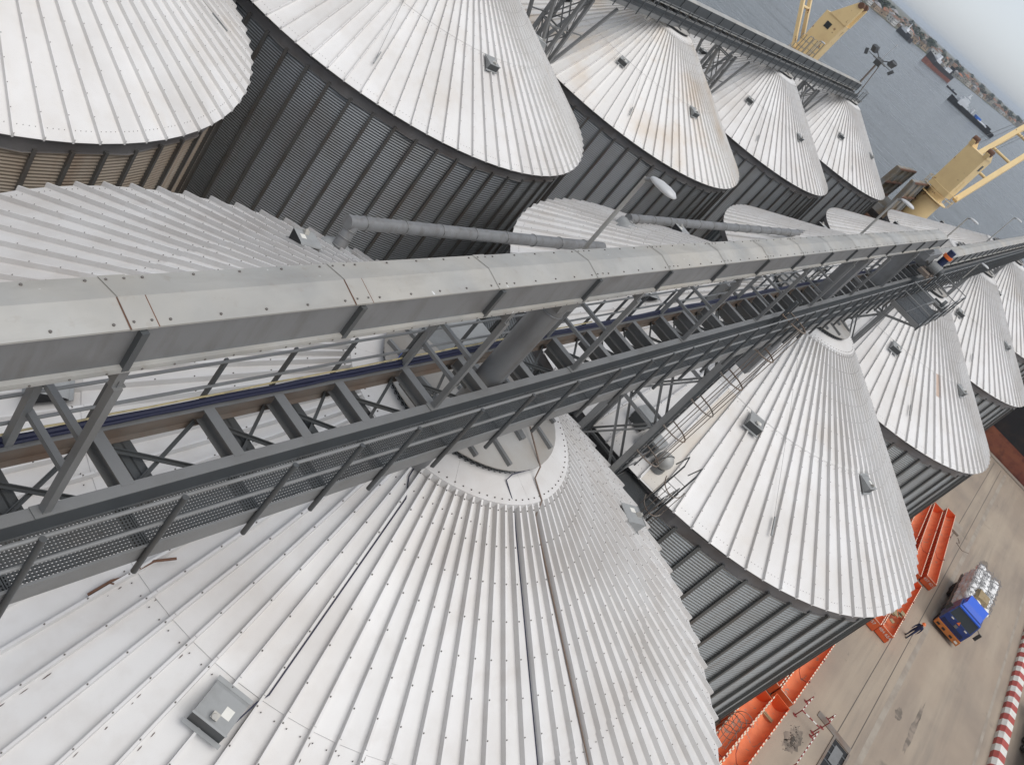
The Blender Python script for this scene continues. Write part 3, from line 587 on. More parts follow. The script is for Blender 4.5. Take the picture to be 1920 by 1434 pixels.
lamp(70.6, 4.87, 22.4, 25.3, 'white gallery lamp over the lower conveyor towards the ship')
lamp(58.2, 3.36, 22.1, 23.30, 'short gallery lamp rising in front of the walkway')
lamp(90.0, 29.45, 20.9, 23.5, 'small lamp on the back gallery in front of the open yellow crane')

# ------------------------------------------------------------------ motor drive, balcony
t = thing('drive_motor', (46.0, 3.7, 22.5), 'grey gear motor with dark blue and orange coupling at the end of the raised conveyor', 'motor')
bb = MB(); bb.tube((45.2, 3.45, 23.35), (45.2, 3.95, 23.35), .25, 18); [bb.ring((45.2, 3.5 + .08 * k, 23.35), .262, .012, ax=(0, 1, 0), n=18, k=4) for k in range(6)]; bb.build('gear_case', 'box', t)
bb = MB(); bb.tube((45.2, 3.30, 23.35), (45.2, 3.45, 23.35), .20, 16); bb.build('fan_cowl', 'steel_dark', t)
bb = MB(); bb.tube((45.3, 3.7, 23.5), (45.3, 3.7, 23.98), .17, 14); bb.tube((45.3, 3.7, 24.12), (45.3, 3.7, 24.36), .16, 14); bb.build('coupling_housing', 'navy', t)
bb = MB(); bb.tube((45.3, 3.7, 23.97), (45.3, 3.7, 24.12), .22, 18); bb.build('coupling_band', 'helmet', t)
bb = MB(); bb.box(44.4, 45.9, 3.45, 3.6, 22.5, 22.95); bb.box(44.4, 45.9, 3.6, 4.1, 22.9, 23.08); bb.bar((44.6, 3.5, 22.4), (44.6, 3.5, 23.0), .1, .1); bb.bar((45.7, 3.5, 22.4), (45.7, 3.5, 23.0), .1, .1); bb.build('motor_base', 'steel_brown', t)
bb = MB(); bb.box(42.2, 45.3, 3.95, 4.5, 23.7, 24.0); bb.bar((42.3, 4.25, 24.1), (45.3, 4.25, 23.4), .5, .3); bb.build('transfer_box', 'hoodside', t)
t = thing('balcony_platform', (43.4, 2.7, 22.0), 'grey steel balcony platform sticking out from the gallery walkway with a pulley', 'platform')
for a, c in (((40.2, 2.0), (40.2, 3.4)), ((46.8, 2.0), (46.8, 3.4)), ((42.4, 2.0), (42.4, 3.4)), ((40.2, 2.0), (46.8, 2.0)), ((40.2, 2.7), (46.8, 2.7))):
    bb = MB(); bb.bar((*a, 22.05), (*c, 22.05), .10, .20); bb.build('frame_beam', 'steel', t)
for i in range(2): put('grating_panel', grating(2.1, .66), t, (40.25 + 2.2 * i * 1.0, 2.04, 22.17))
for i in range(3): put('grating_panel', grating(2.1, .62), t, (40.25 + 2.2 * i, 2.74, 22.17))
for x in (40.2, 42.4, 44.6, 46.8):
    bb = MB(); bb.tube((x, 1.95, 21.9), (x, 1.95, 23.2), .03, 8); bb.build('handrail_post', 'steel_dark', t)
for z in (23.2, 22.7):
    bb = MB(); bb.tube((40.2, 1.95, z), (46.8, 1.95, z), .022, 8); bb.tube((40.2, 1.95, z), (40.2, 3.4, z), .022, 8); bb.tube((46.8, 1.95, z), (46.8, 3.4, z), .022, 8); bb.build('handrail', 'steel', t)
bb = MB(); bb.tube((45.4, 2.2, 22.45), (45.4, 2.35, 22.45), .26, 18); bb.tube((45.4, 2.1, 22.45), (45.4, 2.7, 22.45), .05, 10); bb.build('pulley', 'steel_dark', t)
bb = MB(); bb.bar((40.4, 2.1, 21.95), (40.4, 3.5, 21.3), .09, .09); bb.bar((46.6, 2.1, 21.95), (46.6, 3.5, 21.3), .09, .09); bb.build('brace', 'steel', t)

# ------------------------------------------------------------------ roof ladder and wall ladder on the second silo
t = thing('caged_ladder', (25.6, 3.75, 15.2), 'tall caged ladder dropping from the gallery walkway beside the first trestle', 'ladder')
LX, LY = 25.62, 3.80
for sx in (-.23, .23):
    bb = MB(); bb.bar((LX + sx, LY, 15.15), (LX + sx, LY, 23.2), .06 if sx > 0 else .09, .09 if sx < 0 else .06); bb.build('stile', 'steel_dark', t)
for k in range(25):
    bb = MB(); z = 15.5 + .3 * k; bb.tube((LX - .23, LY, z), (LX + .23, LY, z), .014, 6); bb.build('rung', 'steel', t)
for k in range(6):
    z = 16.6 + 1.22 * k; bb = MB(); bb.path([(LX + .36 * cos(pi * j / 16) * (1.08 if 2 < j < 14 else 1), LY - .74 * sin(pi * j / 16), z) for j in range(17)], .022, 6); bb.path([(LX - .36, LY, z), (LX + .36, LY, z)], .02, 6); bb.build('cage_hoop', 'steel_brown', t)
for j in (2, 5, 8, 11, 14):
    bb = MB(); qx, qy = LX + .38 * cos(pi * j / 16), LY - .72 * sin(pi * j / 16); bb.tube((qx, qy, 16.5), (qx, qy, 22.75), .014, 5); bb.build('cage_strap', 'steel_brown', t)
# vertical caged ladder on the wall
t = thing('caged_ladder', (26.4, 2.3, 0), 'short-topped caged ladder rising above the eave beside the round ball vent', 'ladder')
az = radians(-165.5); er = Vector((cos(az), sin(az), 0)); et = Vector((-sin(az), cos(az), 0)); base = Vector((XS[1], YA, 0)) + er * 11.35
for s in (-.24, .24):
    bb = MB(); bb.bar(base + et * s + Vector((0, 0, .3)), base + et * s + Vector((0, 0, 17.0)), .05, .05); bb.build('stile', 'steel_dark', t)
for k in range(54):
    z = .6 + k * .3; bb = MB(); bb.tube(base + et * -.24 + Vector((0, 0, z)), base + et * .24 + Vector((0, 0, z)), .013, 6); bb.build('rung', 'steel', t)
for k in range(15):
    z = 2.6 + k * .98; bb = MB(); bb.path([base + et * (.38 * cos(pi * j / 14)) + er * (.72 * sin(pi * j / 14)) + Vector((0, 0, z)) for j in range(15)], .018, 6); bb.build('cage_hoop', 'steel_brown', t)
for j in (2, 5, 7, 9, 12):
    q = et * (.38 * cos(pi * j / 14)) + er * (.72 * sin(pi * j / 14)); bb = MB(); bb.tube(base + q + Vector((0, 0, 2.5)), base + q + Vector((0, 0, 16.5)), .012, 5); bb.build('cage_strap', 'steel_brown', t)
for s in (-.24, .24):
    bb = MB(); bb.path([base + et * s + Vector((0, 0, 17.0)), base + et * s * 1.1 - er * .5 + Vector((0, 0, 17.1)), base + et * s * 1.1 - er * 1.3 + Vector((0, 0, 16.2))], .022, 6); bb.build('exit_rail', 'steel_dark', t)
# eave platform
t = thing('eave_platform', (26.6, 2.9, 14.9), 'small grating landing bridging the gap between two silo eaves', 'platform')
put('grating_panel', grating(1.3, 1.5), t, (25.4, 2.2, 15.15))
for y in (2.2, 3.7):
    bb = MB(); bb.bar((25.2, y, 15.02), (27.3, y, 15.02), .08, .2); bb.build('frame_beam', 'steel', t)
for x, y in ((25.4, 2.2), (26.6, 2.2), (25.4, 3.7), (26.6, 3.7)):
    bb = MB(); bb.tube((x, y, 15.0), (x, y, 16.2), .025, 6); bb.build('handrail_post', 'steel_dark', t)
for y in (2.2, 3.7):
    bb = MB(); bb.tube((25.4, y, 16.2), (26.6, y, 16.2), .02, 6); bb.tube((25.4, y, 15.7), (26.6, y, 15.7), .02, 6); bb.build('handrail', 'steel', t)
# ball vent and aspirator boxes
t = thing('ball_vent', roofpt(XS[1], YA, 10.3, -169.5), 'round grey ball vent with a strap on the dusty roof edge by the caged ladder', 'vent')
q = roofpt(XS[1], YA, 10.3, -169.0, .36)
bb = MB(); bb.ico(q, .31, 3); bb.build('dome', 'hood', t)
bb = MB(); bb.ring(q, .325, .018, ax=(.3, .9, .2), n=28); bb.build('strap', 'steel_dark', t)
bb = MB(); bb.tube(q - Vector((0, 0, .45)), q - Vector((0, 0, .25)), .26, 14); bb.build('neck', 'steel', t)
for k, (r, a) in enumerate(((9.6, -177.5), (10.0, -172.8))):
    t = thing('aspirator_box', roofpt(XS[1], YA, r, a), ('grey aspirator box on the roof edge hidden behind the tall caged ladder' if k == 0 else 'grey aspirator box on the roof edge next to the ball vent'), 'vent box')
    q = roofpt(XS[1], YA, r, a, 0); bb = MB(); bb.box(q.x - .38, q.x + .38, q.y - .34, q.y + .34, q.z + .0, q.z + .42); bb.build('casing', 'box', t)
    bb = MB(); bb.box(q.x - .42, q.x - .385, q.y - .30, q.y + .30, q.z - .12, q.z + .34); bb.build('louvre', 'steel_dark', t)
# equipment at the first silo apex
t = thing('apex_motor', (13.1, 6.5, 20.9), 'small blue and cream motor on the apex cap under the main conveyor', 'motor')
zz = 20.50
bb = MB(); bb.tube((12.95, 6.05, zz), (12.95, 6.05, zz + .22), .09, 12); bb.build('body', 'brightblue', t)
bb = MB(); bb.tube((12.95, 6.05, zz + .22), (12.95, 6.05, zz + .32), .08, 12); bb.build('cover', 'cream', t)
t = thing('inlet_box', (14.8, 6.3, 20.9), 'grey steel inlet box standing on the apex cap beside the round spout', 'box')
bb = MB(); bb.hexa([(14.0, 5.7, 20.6), (15.5, 5.7, 20.6), (15.5, 6.7, 20.5), (14.0, 6.7, 20.5), (14.2, 5.85, 21.0), (15.3, 5.85, 21.0), (15.3, 6.6, 21.0), (14.2, 6.6, 21.0)]); bb.build('casing', 'box', t)
bb = MB(); bb.box(14.3, 15.2, 5.70, 5.79, 20.7, 20.92); bb.build('inspection_door', 'steel', t)

# ------------------------------------------------------------------ aspiration pipes behind the gallery
def duct(p0, p1, roof_c, label):
    t = thing('aspiration_pipe', (p0[0], p0[1], p0[2] - .9), label, 'pipe', None)
    a = Vector(p0); c = Vector(p1)
    bb = MB(); bb.tube(a - (c - a).normalized() * .25, c, .20, 18); bb.build('pipe', 'hoodside', t)
    L = (c - a).length; k = 1
    x = .35
    while x < L:
        q = a + (c - a) * (x / L); bb = MB(); bb.ring(q, .205, .02, ax=(c - a), n=18, k=5); bb.build('coupling_ring', 'steel', t); x += 1.55
    rr = hypot(a.x - roof_c[0], a.y - roof_c[1]); zr = zc(rr)
    f = Vector((a.x - .30, a.y - .22, zr + .1))
    bb = MB(); bb.tube(f, a, .19, 16); bb.build('elbow', 'hoodside', t)
    for k in (.2, .5, .75):
        bb = MB(); bb.ring(f.lerp(a, k), .20, .02, ax=(a - f), n=16, k=5); bb.build('coupling_ring', 'steel', t)
    bb = MB(); bb.lathe([(.55, zr - .12), (.5, zr + .22), (.3, zr + .3), (0.01, zr + .3)], 18, c=(f.x, f.y, 0)); bb.build('roof_stub', 'box', t)
    rr = hypot(c.x - XS[1 if roof_c[0] < 20 else 2], c.y - YA)
    return t
duct((19.2, 12.66, 17.52), (31.6, 11.25, 17.55), (XS[0], YA), 'thick grey pipe rising from the flaking silo roof towards the next silo')
duct((36.4, 12.82, 17.5), (63.0, 11.15, 17.56), (XS[1], YA), 'thick grey pipe behind the silo with the ball vent')

# ------------------------------------------------------------------ back gallery details
t = thing('floodlight_mast', (108.0, 28.85, 20.6), 'mast carrying a cluster of dark floodlights at the end of the back gallery', 'floodlight mast')
bb = MB(); bb.tube((108.0, 28.85, 20.6), (108.0, 28.95, 24.6), .11, 8); bb.tube((108.2, 28.1, 20.6), (108.1, 28.6, 24.4), .05, 6); bb.build('mast', 'steel_brown', t)
bb = MB(); bb.ring((108, 28.95, 24.75), .85, .05, n=24, k=5); bb.bar((107.1, 28.95, 24.7), (108.9, 28.95, 24.7), .1, .1); bb.bar((108, 28.1, 24.7), (108, 29.8, 24.7), .1, .1); bb.build('head_frame', 'steel', t)
for k in range(8):
    a = 2 * pi * k / 8 + .2; q = Vector((108 + 1.35 * cos(a), 28.95 + 1.7 * sin(a), 24.9 + (.45 if k % 2 else -.25))); e = Vector((cos(a), sin(a), -.5)).normalized()
    bb = MB(); bb.bar(q - e * .12, q + e * .22, .75, .62); bb.bar(q - e * .2, Vector((108, 28.95, 24.72)), .06, .06); bb.build('floodlight', 'steel_dark', t)
bb = MB(); bb.tube((108, 28.95, 24.7), (108, 28.75, 26.9), .03, 6); bb.tube((108, 28.75, 26.8), (108, 28.75, 27.0), .07, 8); bb.build('antenna', 'lampwhite', t)
for k, x in enumerate((62.5, 88.0, 91.5)):
    bb = MB(); y = 29.75; bb.path([(x, y, 20.95), (x, y, 23.2), (x + .1, y, 23.4), (x + 1.0, y, 23.4), (x + 1.1, y, 23.2), (x + 1.1, y, 20.95)], .035, 6); bb.path([(x, y + .7, 20.95), (x, y + .7, 23.2), (x + 1.1, y + .7, 23.2), (x + 1.1, y + .7, 20.95)], .03, 6)
    for z in (22.2, 22.8): bb.tube((x, y, z), (x + 1.1, y, z), .02, 6); bb.tube((x, y, z), (x, y + .7, z), .02, 6); bb.tube((x + 1.1, y, z), (x + 1.1, y + .7, z), .02, 6)
    tag(bb.build('guard_rail_frame', 'steel'), ['tubular guard frame on the back gallery above the tan-stained silo', 'tubular guard frame in front of the open yellow crane', 'tubular guard frame beside the small back gallery lamp'][k], 'guard rail')
bb = MB(); bb.box(107.6, 109.6, 27.6, 29.6, 20.55, 20.65); [bb.tube((x, y, 20.6), (x, y, 21.7), .025, 6) for x in (108.4, 109.5) for y in (27.7, 29.5)]; bb.tube((109.5, 27.7, 21.7), (109.5, 29.5, 21.7), .025, 6); bb.tube((108.4, 27.7, 21.7), (109.5, 27.7, 21.7), .025, 6)
tag(bb.build('end_landing', 'steel'), 'small railed landing at the far end of the back gallery', 'landing')

# ------------------------------------------------------------------ moored ship
SHX0, SHX1, SHY0, SHY1, ZDK = 130.45, 152.0, -48.0, 118.0, 8.7
t = thing('moored_cargo_ship', (141, 35, -3), 'rusty black and red cargo ship moored at the quay behind the silos', 'ship')
def hull(bb, x0, x1, y0, y1, za, zb, mi):
    n = 12; ring = []
    for k in range(n + 1):
        u = k / n; ring.append((x0, y0 + 14 + (y1 - y0 - 30) * u))
    ring += [(x0 + 2.5, y1 - 8), ((x0 + x1) / 2, y1), (x1 - 2.5, y1 - 8)]
    for k in range(n + 1): u = 1 - k / n; ring.append((x1, y0 + 14 + (y1 - y0 - 30) * u))
    ring += [(x1 - 1.5, y0 + 4), ((x0 + x1) / 2, y0), (x0 + 1.5, y0 + 4)]
    N = len(ring); vs = [(x, y, za) for x, y in ring] + [(x, y, zb) for x, y in ring]
    bb.add(vs, [(k, (k + 1) % N, N + (k + 1) % N, N + k)[::-1] for k in range(N)], mi); bb.add(vs, [tuple(range(N, 2 * N))[::-1]], 2)
bb = MB(); hull(bb, SHX0 + .01, SHX1 - .01, SHY0, SHY1, -6, 2.6, 0); bb.build('lower_hull', ['hullred', 'hullblack', 'deck'], t)
bb = MB(); hull(bb, SHX0, SHX1, SHY0, SHY1, 2.6, ZDK, 1); bb.build('upper_hull', ['hullred', 'hullblack', 'deck'], t)
for a, c in (((SHX0 + .1, -30), (SHX0 + .1, 95)), ((SHX1 - .1, -30), (SHX1 - .1, 95))):
    bb = MB(); bb.bar((*a, ZDK + .5), (*c, ZDK + .5), .12, 1.0); bb.build('bulwark', 'rust', t)
for k, y in enumerate((-30, -8, 31, 58, 80)):
    bb = MB(); bb.box(134.5, 148, y, y + 12, ZDK, ZDK + 2.0); bb.box(134.2, 148.3, y - .3, y + 12.3, ZDK + 2.0, ZDK + 2.25); bb.build('hatch_coaming', 'deck', t)
# opened folding hatch cover standing beside the crane
for k, (ya, yb, lean) in enumerate(((21.0, 22.8, .3), (24.4, 26.0, -.4))):
    bb = MB(); bb.hexa([(135.0, ya, ZDK + 2.2), (146, ya, ZDK + 2.2), (146, ya + .5, ZDK + 2.2), (135, ya + .5, ZDK + 2.2), (135, ya + lean, ZDK + 7.2), (146, ya + lean, ZDK + 7.2), (146, ya + .5 + lean, ZDK + 7.2), (135, ya + .5 + lean, ZDK + 7.2)]); bb.build('hatch_cover', 'hatchsteel', t)
    for x in (135.0, 138.6, 142.3, 145.9):
        bb = MB(); bb.bar((x, ya - .12, ZDK + 2.2), (x, ya - .12 + lean, ZDK + 7.2), .25, .25); bb.build('cover_rib', 'hatchsteel', t)
    for z in (2.3, 4.7, 7.1):
        bb = MB(); bb.bar((135.0, ya - .14 + lean * (z - 2.2) / 5, ZDK + z), (146, ya - .14 + lean * (z - 2.2) / 5, ZDK + z), .22, .25); bb.build('cover_rib', 'rust', t)
bb = MB(); bb.box(135.2, 145.8, 19.8, 26.4, ZDK + 1.2, ZDK + 2.2); bb.build('hatch_coaming', 'hatchsteel', t)
def crane(y, slew, jib_el, label, jlen=30, xx=145.5, horn=True):
    t = thing('deck_crane', (xx, y, ZDK), label, 'crane', 'yellow deck cranes on the moored ship')
    bb = MB(); bb.tube((xx, y, ZDK), (xx, y, 14.9), 1.7, 24); bb.tube((xx, y, 14.9), (xx, y, 16.2), 1.35, 20); bb.build('pedestal', 'cyellow', t)
    bb = MB(); bb.lathe([(1.3, 15.0), (2.3, 15.05), (2.3, 15.2), (1.3, 15.2)], 20, c=(xx, y, 0)); bb.build('pedestal_gallery', 'cyellow', t)
    e = Vector((cos(slew), sin(slew), 0)); s_ = Vector((-sin(slew), cos(slew), 0)); o = Vector((xx, y, 0))
    def P(u, v, z): q = o + e * u + s_ * v; return (q.x, q.y, z)
    bb = MB(); zb, zm, zt_ = 16.2, 23.2, (25.0 if horn else 22.6)
    bb.hexa([P(-1.7, -1.6, zb), P(1.6, -1.6, zb), P(1.6, 1.6, zb), P(-1.7, 1.6, zb), P(-2.0, -1.6, zm), P(1.6, -1.6, zm), P(1.6, 1.6, zm), P(-2.0, 1.6, zm)])
    bb.build('crane_house', 'cyellow', t)
    for v in (-1.35, 1.35):
        bb = MB(); bb.hexa([P(-2.1, v - .35, zm), P(1.0, v - .35, zm), P(1.0, v + .35, zm), P(-2.1, v + .35, zm), P(-2.3, v - .3, zt_ + 1.3), P(-1.2, v - .3, zt_ + 1.6), P(-1.2, v + .3, zt_ + 1.6), P(-2.3, v + .3, zt_ + 1.3)]); bb.build('sheave_horn', 'cyellow', t)
        bb = MB(); bb.tube(P(-1.75, v - .42, zt_ + 1.5), P(-1.75, v + .42, zt_ + 1.5), .45, 14); bb.build('sheave', 'rust', t)
    bb = MB(); q = P(1.95, 0, 20.2); bb.bar(P(1.62, -.45, 21.9), P(1.62, .45, 21.9), .06, .9); bb.bar(P(-.45, -1.62, 21.8), P(.45, -1.62, 21.8), .06, .9); bb.bar(P(-.45, 1.62, 21.8), P(.45, 1.62, 21.8), .06, .9); bb.build('window', 'glass', t)
    bb = MB(); bb.bar(P(-.4, -1.62, 18.5), P(.6, -1.62, 18.5), .05, 1.5); bb.build('access_door', 'cyellow', t)
    f = Vector(P(1.5, 0, 16.6)); jd = (e * cos(jib_el) + Vector((0, 0, sin(jib_el)))); tip = f + jd * jlen
    for v in (-2.1, 2.1):
        bb = MB(); bb.bar(f + s_ * v, tip + s_ * v * .8, .5, .75, up=tuple(s_)); bb.build('jib_beam', 'cyellow', t)
    for k in range(1, 7):
        q = f + jd * (jlen * k / 7 + 1.5); w_ = 2.1 * (1 - .2 * k / 7); bb = MB(); bb.tube(q - s_ * w_, q + s_ * w_, .22, 10); bb.build('jib_cross_tube', 'cyellow', t)
    for v in (-1.3, 1.3):
        bb = MB(); bb.tube(P(-1.75, v, zt_ + 1.6), tip + s_ * v * .6, .035, 5); bb.tube(P(-1.4, v * .6, zt_ + 1.5), tip + s_ * v * .4, .03, 5); bb.build('hoist_rope', 'steel_dark', t)
    for z in (16.1, 17.1):
        bb = MB(); bb.ring(P(0, 0, z), 2.6, .04, n=24, k=4); bb.build('service_rail', 'cyellow', t)
    for k in range(10):
        a = 2 * pi * k / 10; bb = MB(); bb.tube((xx + 2.6 * cos(a), y + 2.6 * sin(a), 15.2), (xx + 2.6 * cos(a), y + 2.6 * sin(a), 17.1), .035, 5); bb.build('service_rail_post', 'cyellow', t)
    return t
crane(19.6, radians(-6), radians(44), 'yellow deck crane with raised twin jib beside the opened hatch cover', jlen=34, horn=False)
crane(48.0, radians(95), radians(56), 'yellow deck crane with sheave horns behind the back gallery')

# ------------------------------------------------------------------ yard: troughs
def text_mesh(s, size):
    cu = bpy.data.curves.new('txt', 'FONT'); cu.body = s; cu.size = size; cu.align_x = 'CENTER'; cu.align_y = 'CENTER'; cu.extrude = .004
    o = bpy.data.objects.new('txt', cu); COL.objects.link(o); dg = bpy.context.evaluated_depsgraph_get(); me = bpy.data.meshes.new_from_object(o.evaluated_get(dg)); bpy.data.objects.remove(o); me.materials.clear(); me.materials.append(MT['white']); return me
def trough(x, y, L, ang, num, label, W=1.08, H=.86):
    """x,y = front left corner seen from -x; runs along +x rotated by ang"""
    t = thing('steel_trough', (x, y, 0), label, 'trough', 'orange steel troughs beside the silos')
    ca, sa = cos(ang), sin(ang)
    def P(u, v, z): return (x + u * ca - v * sa, y + u * sa + v * ca, z)
    T = .045
    n = 8
    bb = MB()
    for v0, v1 in ((0, T), (W - T, W)):
        bb.hexa([P(0, v0, .06), P(L, v0, .06), P(L, v1, .06), P(0, v1, .06), P(0, v0, H), P(L, v0, H), P(L, v1, H), P(0, v1, H)])
    bb.build('side_wall', 'orange', t)
    for u0, u1 in ((0, T), (L - T, L)):
        bb = MB(); bb.hexa([P(u0 - .002, .0, .06), P(u1 + .002, .0, .06), P(u1 + .002, W, .06), P(u0 - .002, W, .06), P(u0 - .002, 0, H + .01), P(u1 + .002, 0, H + .01), P(u1 + .002, W, H + .01), P(u0 - .002, W, H + .01)]); bb.build('end_plate', 'orange', t)
    bb = MB(); vs = []
    for u in (T, L - T):
        for k in range(n + 1):
            a = pi * k / n; vs.append(P(u, W / 2 - (W / 2 - T) * cos(a), .62 - .50 * sin(a)))
    bb.add(vs, [(k, k + 1, n + 2 + k, n + 1 + k) for k in range(n)], 0, True); bb.build('curved_lining', 'orange_in', t)
    u = .5
    while u < L - .2:
        for v in (-.035, W + .035): bb = MB(); bb.hexa([P(u - .16, v - .035, .1), P(u + .16, v - .035, .1), P(u + .16, v + .035, .1), P(u - .16, v + .035, .1), P(u - .10, v - .03, H - .1), P(u + .10, v - .03, H - .1), P(u + .10, v + .03, H - .1), P(u - .10, v + .03, H - .1)]); bb.build('outer_rib', 'orange', t)
        u += .95
    bb = MB(); u = .15
    while u < L - .3:
        for v in (T / 2, W - T / 2): bb.hexa([P(u, v - .035, H + .002), P(u + .24, v - .035, H + .002), P(u + .24, v + .035, H + .002), P(u, v + .035, H + .002), P(u, v - .035, H + .008), P(u + .24, v - .035, H + .008), P(u + .24, v + .035, H + .008), P(u, v + .035, H + .008)])
        u += .42
    for v in (.03, W - .05): pass
    bb.hexa([P(-.01, .05, H + .012), P(.03, .05, H + .012), P(.03, W - .05, H + .012), P(-.01, W - .05, H + .012), P(-.01, .05, H + .018), P(.03, .05, H + .018), P(.03, W - .05, H + .018), P(-.01, W - .05, H + .018)])
    tag(bb.build('reflective_tape', 'cream', t), None, None, kind='stuff')
    bb = MB()
    for u in (L * .33, L * .66): bb.hexa([P(u - .05, -.06, H - .3), P(u + .05, -.06, H - .3), P(u + .05, .05, H - .3), P(u - .05, .05, H - .3), P(u - .05, -.06, H + .06), P(u + .05, -.06, H + .06), P(u + .05, .05, H + .06), P(u - .05, .05, H + .06)])
    bb.path([P(L * .3, .1, H), P(L * .34, .4, .5), P(L * .40, .7, .42), P(L * .42, W - .05, H)], .02, 5); bb.build('latch_and_chain', 'darkred', t)
    bb = MB(); bb.hexa([P(.1, .1, 0), P(L - .1, .1, 0), P(L - .1, W - .1, 0), P(.1, W - .1, 0), P(.1, .1, .1), P(L - .1, .1, .1), P(L - .1, W - .1, .1), P(.1, W - .1, .1)]); bb.build('skid', 'darkred', t)
    if num:
        me = text_mesh(num, .34); q = P(-.012, W / 2, .56)
        o = put('number_marking', me, t, q, (pi / 2, 0, -pi / 2 + ang))
    return t
trough(67.0, -12.12, 11.0, .005, '484 654', 'orange trough marked 484 654 beside the walking man')
trough(66.7, -10.95, 11.0, .005, '057', 'orange trough marked 057 behind the one marked 484 654')
trough(80.7, -13.02, 17.3, .092, '457 621', 'longest orange trough, outermost of the group beside the loaded truck')
trough(79.3, -11.6, 16.8, .085, None, 'orange trough in the middle of the group beside the loaded truck')
trough(80.5, -9.95, 14.6, .07, None, 'orange trough of the truck-side group lying next to the silo wall')
trough(50.05, -9.18, 9.6, .003, None, 'orange trough with its open end meeting another one, by the red and white barriers')
trough(50.1, -8.02, 9.4, .003, '231', 'inner orange trough behind the barriers, against the silo with the ball vent')
trough(38.9, -9.05, 10.5, -.012, None, 'orange trough holding two wooden planks, by the red and white barriers')
trough(38.2, -7.90, 10.4, -.02, None, 'orange trough with a coil of wire draped over it')
bb = MB()
for dx in (0, .16): bb.bar((47.9 + dx, -8.95, .32), (47.9 + dx, -8.15, .28), .12, .05)
tag(bb.build('wooden_planks', 'straw'), 'pair of brown planks lying across an orange trough', 'planks')
bb = MB()
for k in range(5): bb.ring((43.0 + .42 * k, -7.35 + .1 * sin(k), .95 + .05 * k), .45, .02, ax=(1, .3 * sin(k * 2), .3), n=16, k=4)
for k in range(4): bb.tube((41.8, -7.7 + .25 * k, .95), (44.6, -7.6 + .22 * k, 1.0), .018, 5)
tag(bb.build('wire_coil', 'steel_brown'), 'tangled wire coil draped over an orange trough', 'wire')
bb = MB(); rng = random.Random(5)
for k in range(9):
    x, y = 70.2 + rng.uniform(-.7, 1.2), -11.6 + rng.uniform(-.25, .3); a = rng.uniform(0, 3); bb.bar((x, y, .5 + .06 * k), (x + .5 * cos(a), y + .4 * sin(a), .52 + .06 * k), .35, .05)
tag(bb.build('scrap_boards', 'straw'), 'loose boards and scrap lying in the trough marked 484 654', 'boards')
bb = MB(); bb.box(96.5, 99.1, -12.9, -11.4, .02, .22); tag(bb.build('concrete_slab', 'pale'), 'pale concrete slab lying on the yard past the orange troughs', 'slab')
bb = MB(); bb.path([(96.4, -13.0, .02), (95.6, -13.4, .03), (95.0, -13.1, .02), (94.6, -13.9, .03), (95.6, -14.6, .02)], .025, 5); tag(bb.build('loose_hose', 'cable_brown'), 'thin loose hose beside the concrete slab', 'hose')

# ------------------------------------------------------------------ yard: kerb, barriers, pit
t = thing('striped_kerb_barrier', (78, -22.6, 0), 'red and white striped concrete barrier along the edge of the yard', 'barrier')
KB = []
for m in ('red', 'white'):
    bb = MB(); L = 1.0; vs = []
    for u in (0, L):
        vs += [(u, -.46, 0), (u, .46, 0), (u, .42, .28), (u, .16, .52), (u, -.40, .52), (u, -.46, .3)]
    bb.add(vs, [(0, 1, 7, 6), (1, 2, 8, 7), (2, 3, 9, 8), (3, 4, 10, 9), (4, 5, 11, 10), (5, 0, 6, 11), (5, 4, 3, 2, 1, 0), (6, 7, 8, 9, 10, 11)]); KB.append(bb.mesh('kerb_block', m))
for k in range(46): put('kerb_block', KB[k % 2], t, (58 + 1.003 * k, -22.58, 0))
def pole_barrier(pts, label, h=.6):
    t = thing('striped_pole_barrier', (pts[0][0], pts[0][1], 0), label, 'barrier', 'red and white pole barriers round the pit')
    for (x, y) in pts:
        bb = MB(); bb.tube((x, y, 0), (x, y, h + .05), .035, 8); bb.build('post', 'darkred', t); bb = MB(); bb.tube((x, y, 0), (x, y, .03), .12, 10); bb.bar((x, y - .15, .03), (x, y + .15, .03), .07, .04); bb.build('foot', 'darkred', t)
    for (a, c) in zip(pts[:-1], pts[1:]):
        L = hypot(c[0] - a[0], c[1] - a[1]); n = max(2, int(L / .25))
        for z in (h,):
            for k in range(n):
                p = [(a[i] + (c[i] - a[i]) * k / n) for i in (0, 1)]; q = [(a[i] + (c[i] - a[i]) * (k + 1) / n) for i in (0, 1)]
                bb = MB(); bb.tube((*p, z), (*q, z), .042, 8); bb.build('striped_band', 'white' if k % 2 else 'darkred', t)
pole_barrier([(52.9, -9.95), (50.9, -9.85), (51.2, -11.2)], 'bent red and white pole barrier between the troughs and the trench')
pole_barrier([(50.8, -11.25), (46.8, -11.15)], 'straight red and white pole barrier by the rubble heap')
pole_barrier([(52.4, -11.5), (53.6, -11.55)], 'short red and white pole beside the trench end')
pole_barrier([(53.6, -15.4), (50.8, -15.5)], 'red and white pole barrier on the open side of the pit')
t = thing('loading_pit', (50, -13, 0), 'open pit with steel grid and rusty kerbs in the yard floor', 'pit')
bb = MB(); bb.box(52.9, 53.5, -13.6, -10.9, .006, .05); bb.build('cross_kerb', 'steel_brown', t)
bb = MB(); bb.box(42, 52.85, -13.65, -12.35, -.0, .008); bb.build('pit_shade_sheet', 'black', t)  # black sheet at ground level; the pit's deep shade is its colour
for y in (-12.40, -13.62):
    bb = MB(); bb.box(42, 52.9, y - .07, y + .07, .006, .07); bb.build('kerb_angle', 'steel_brown', t)
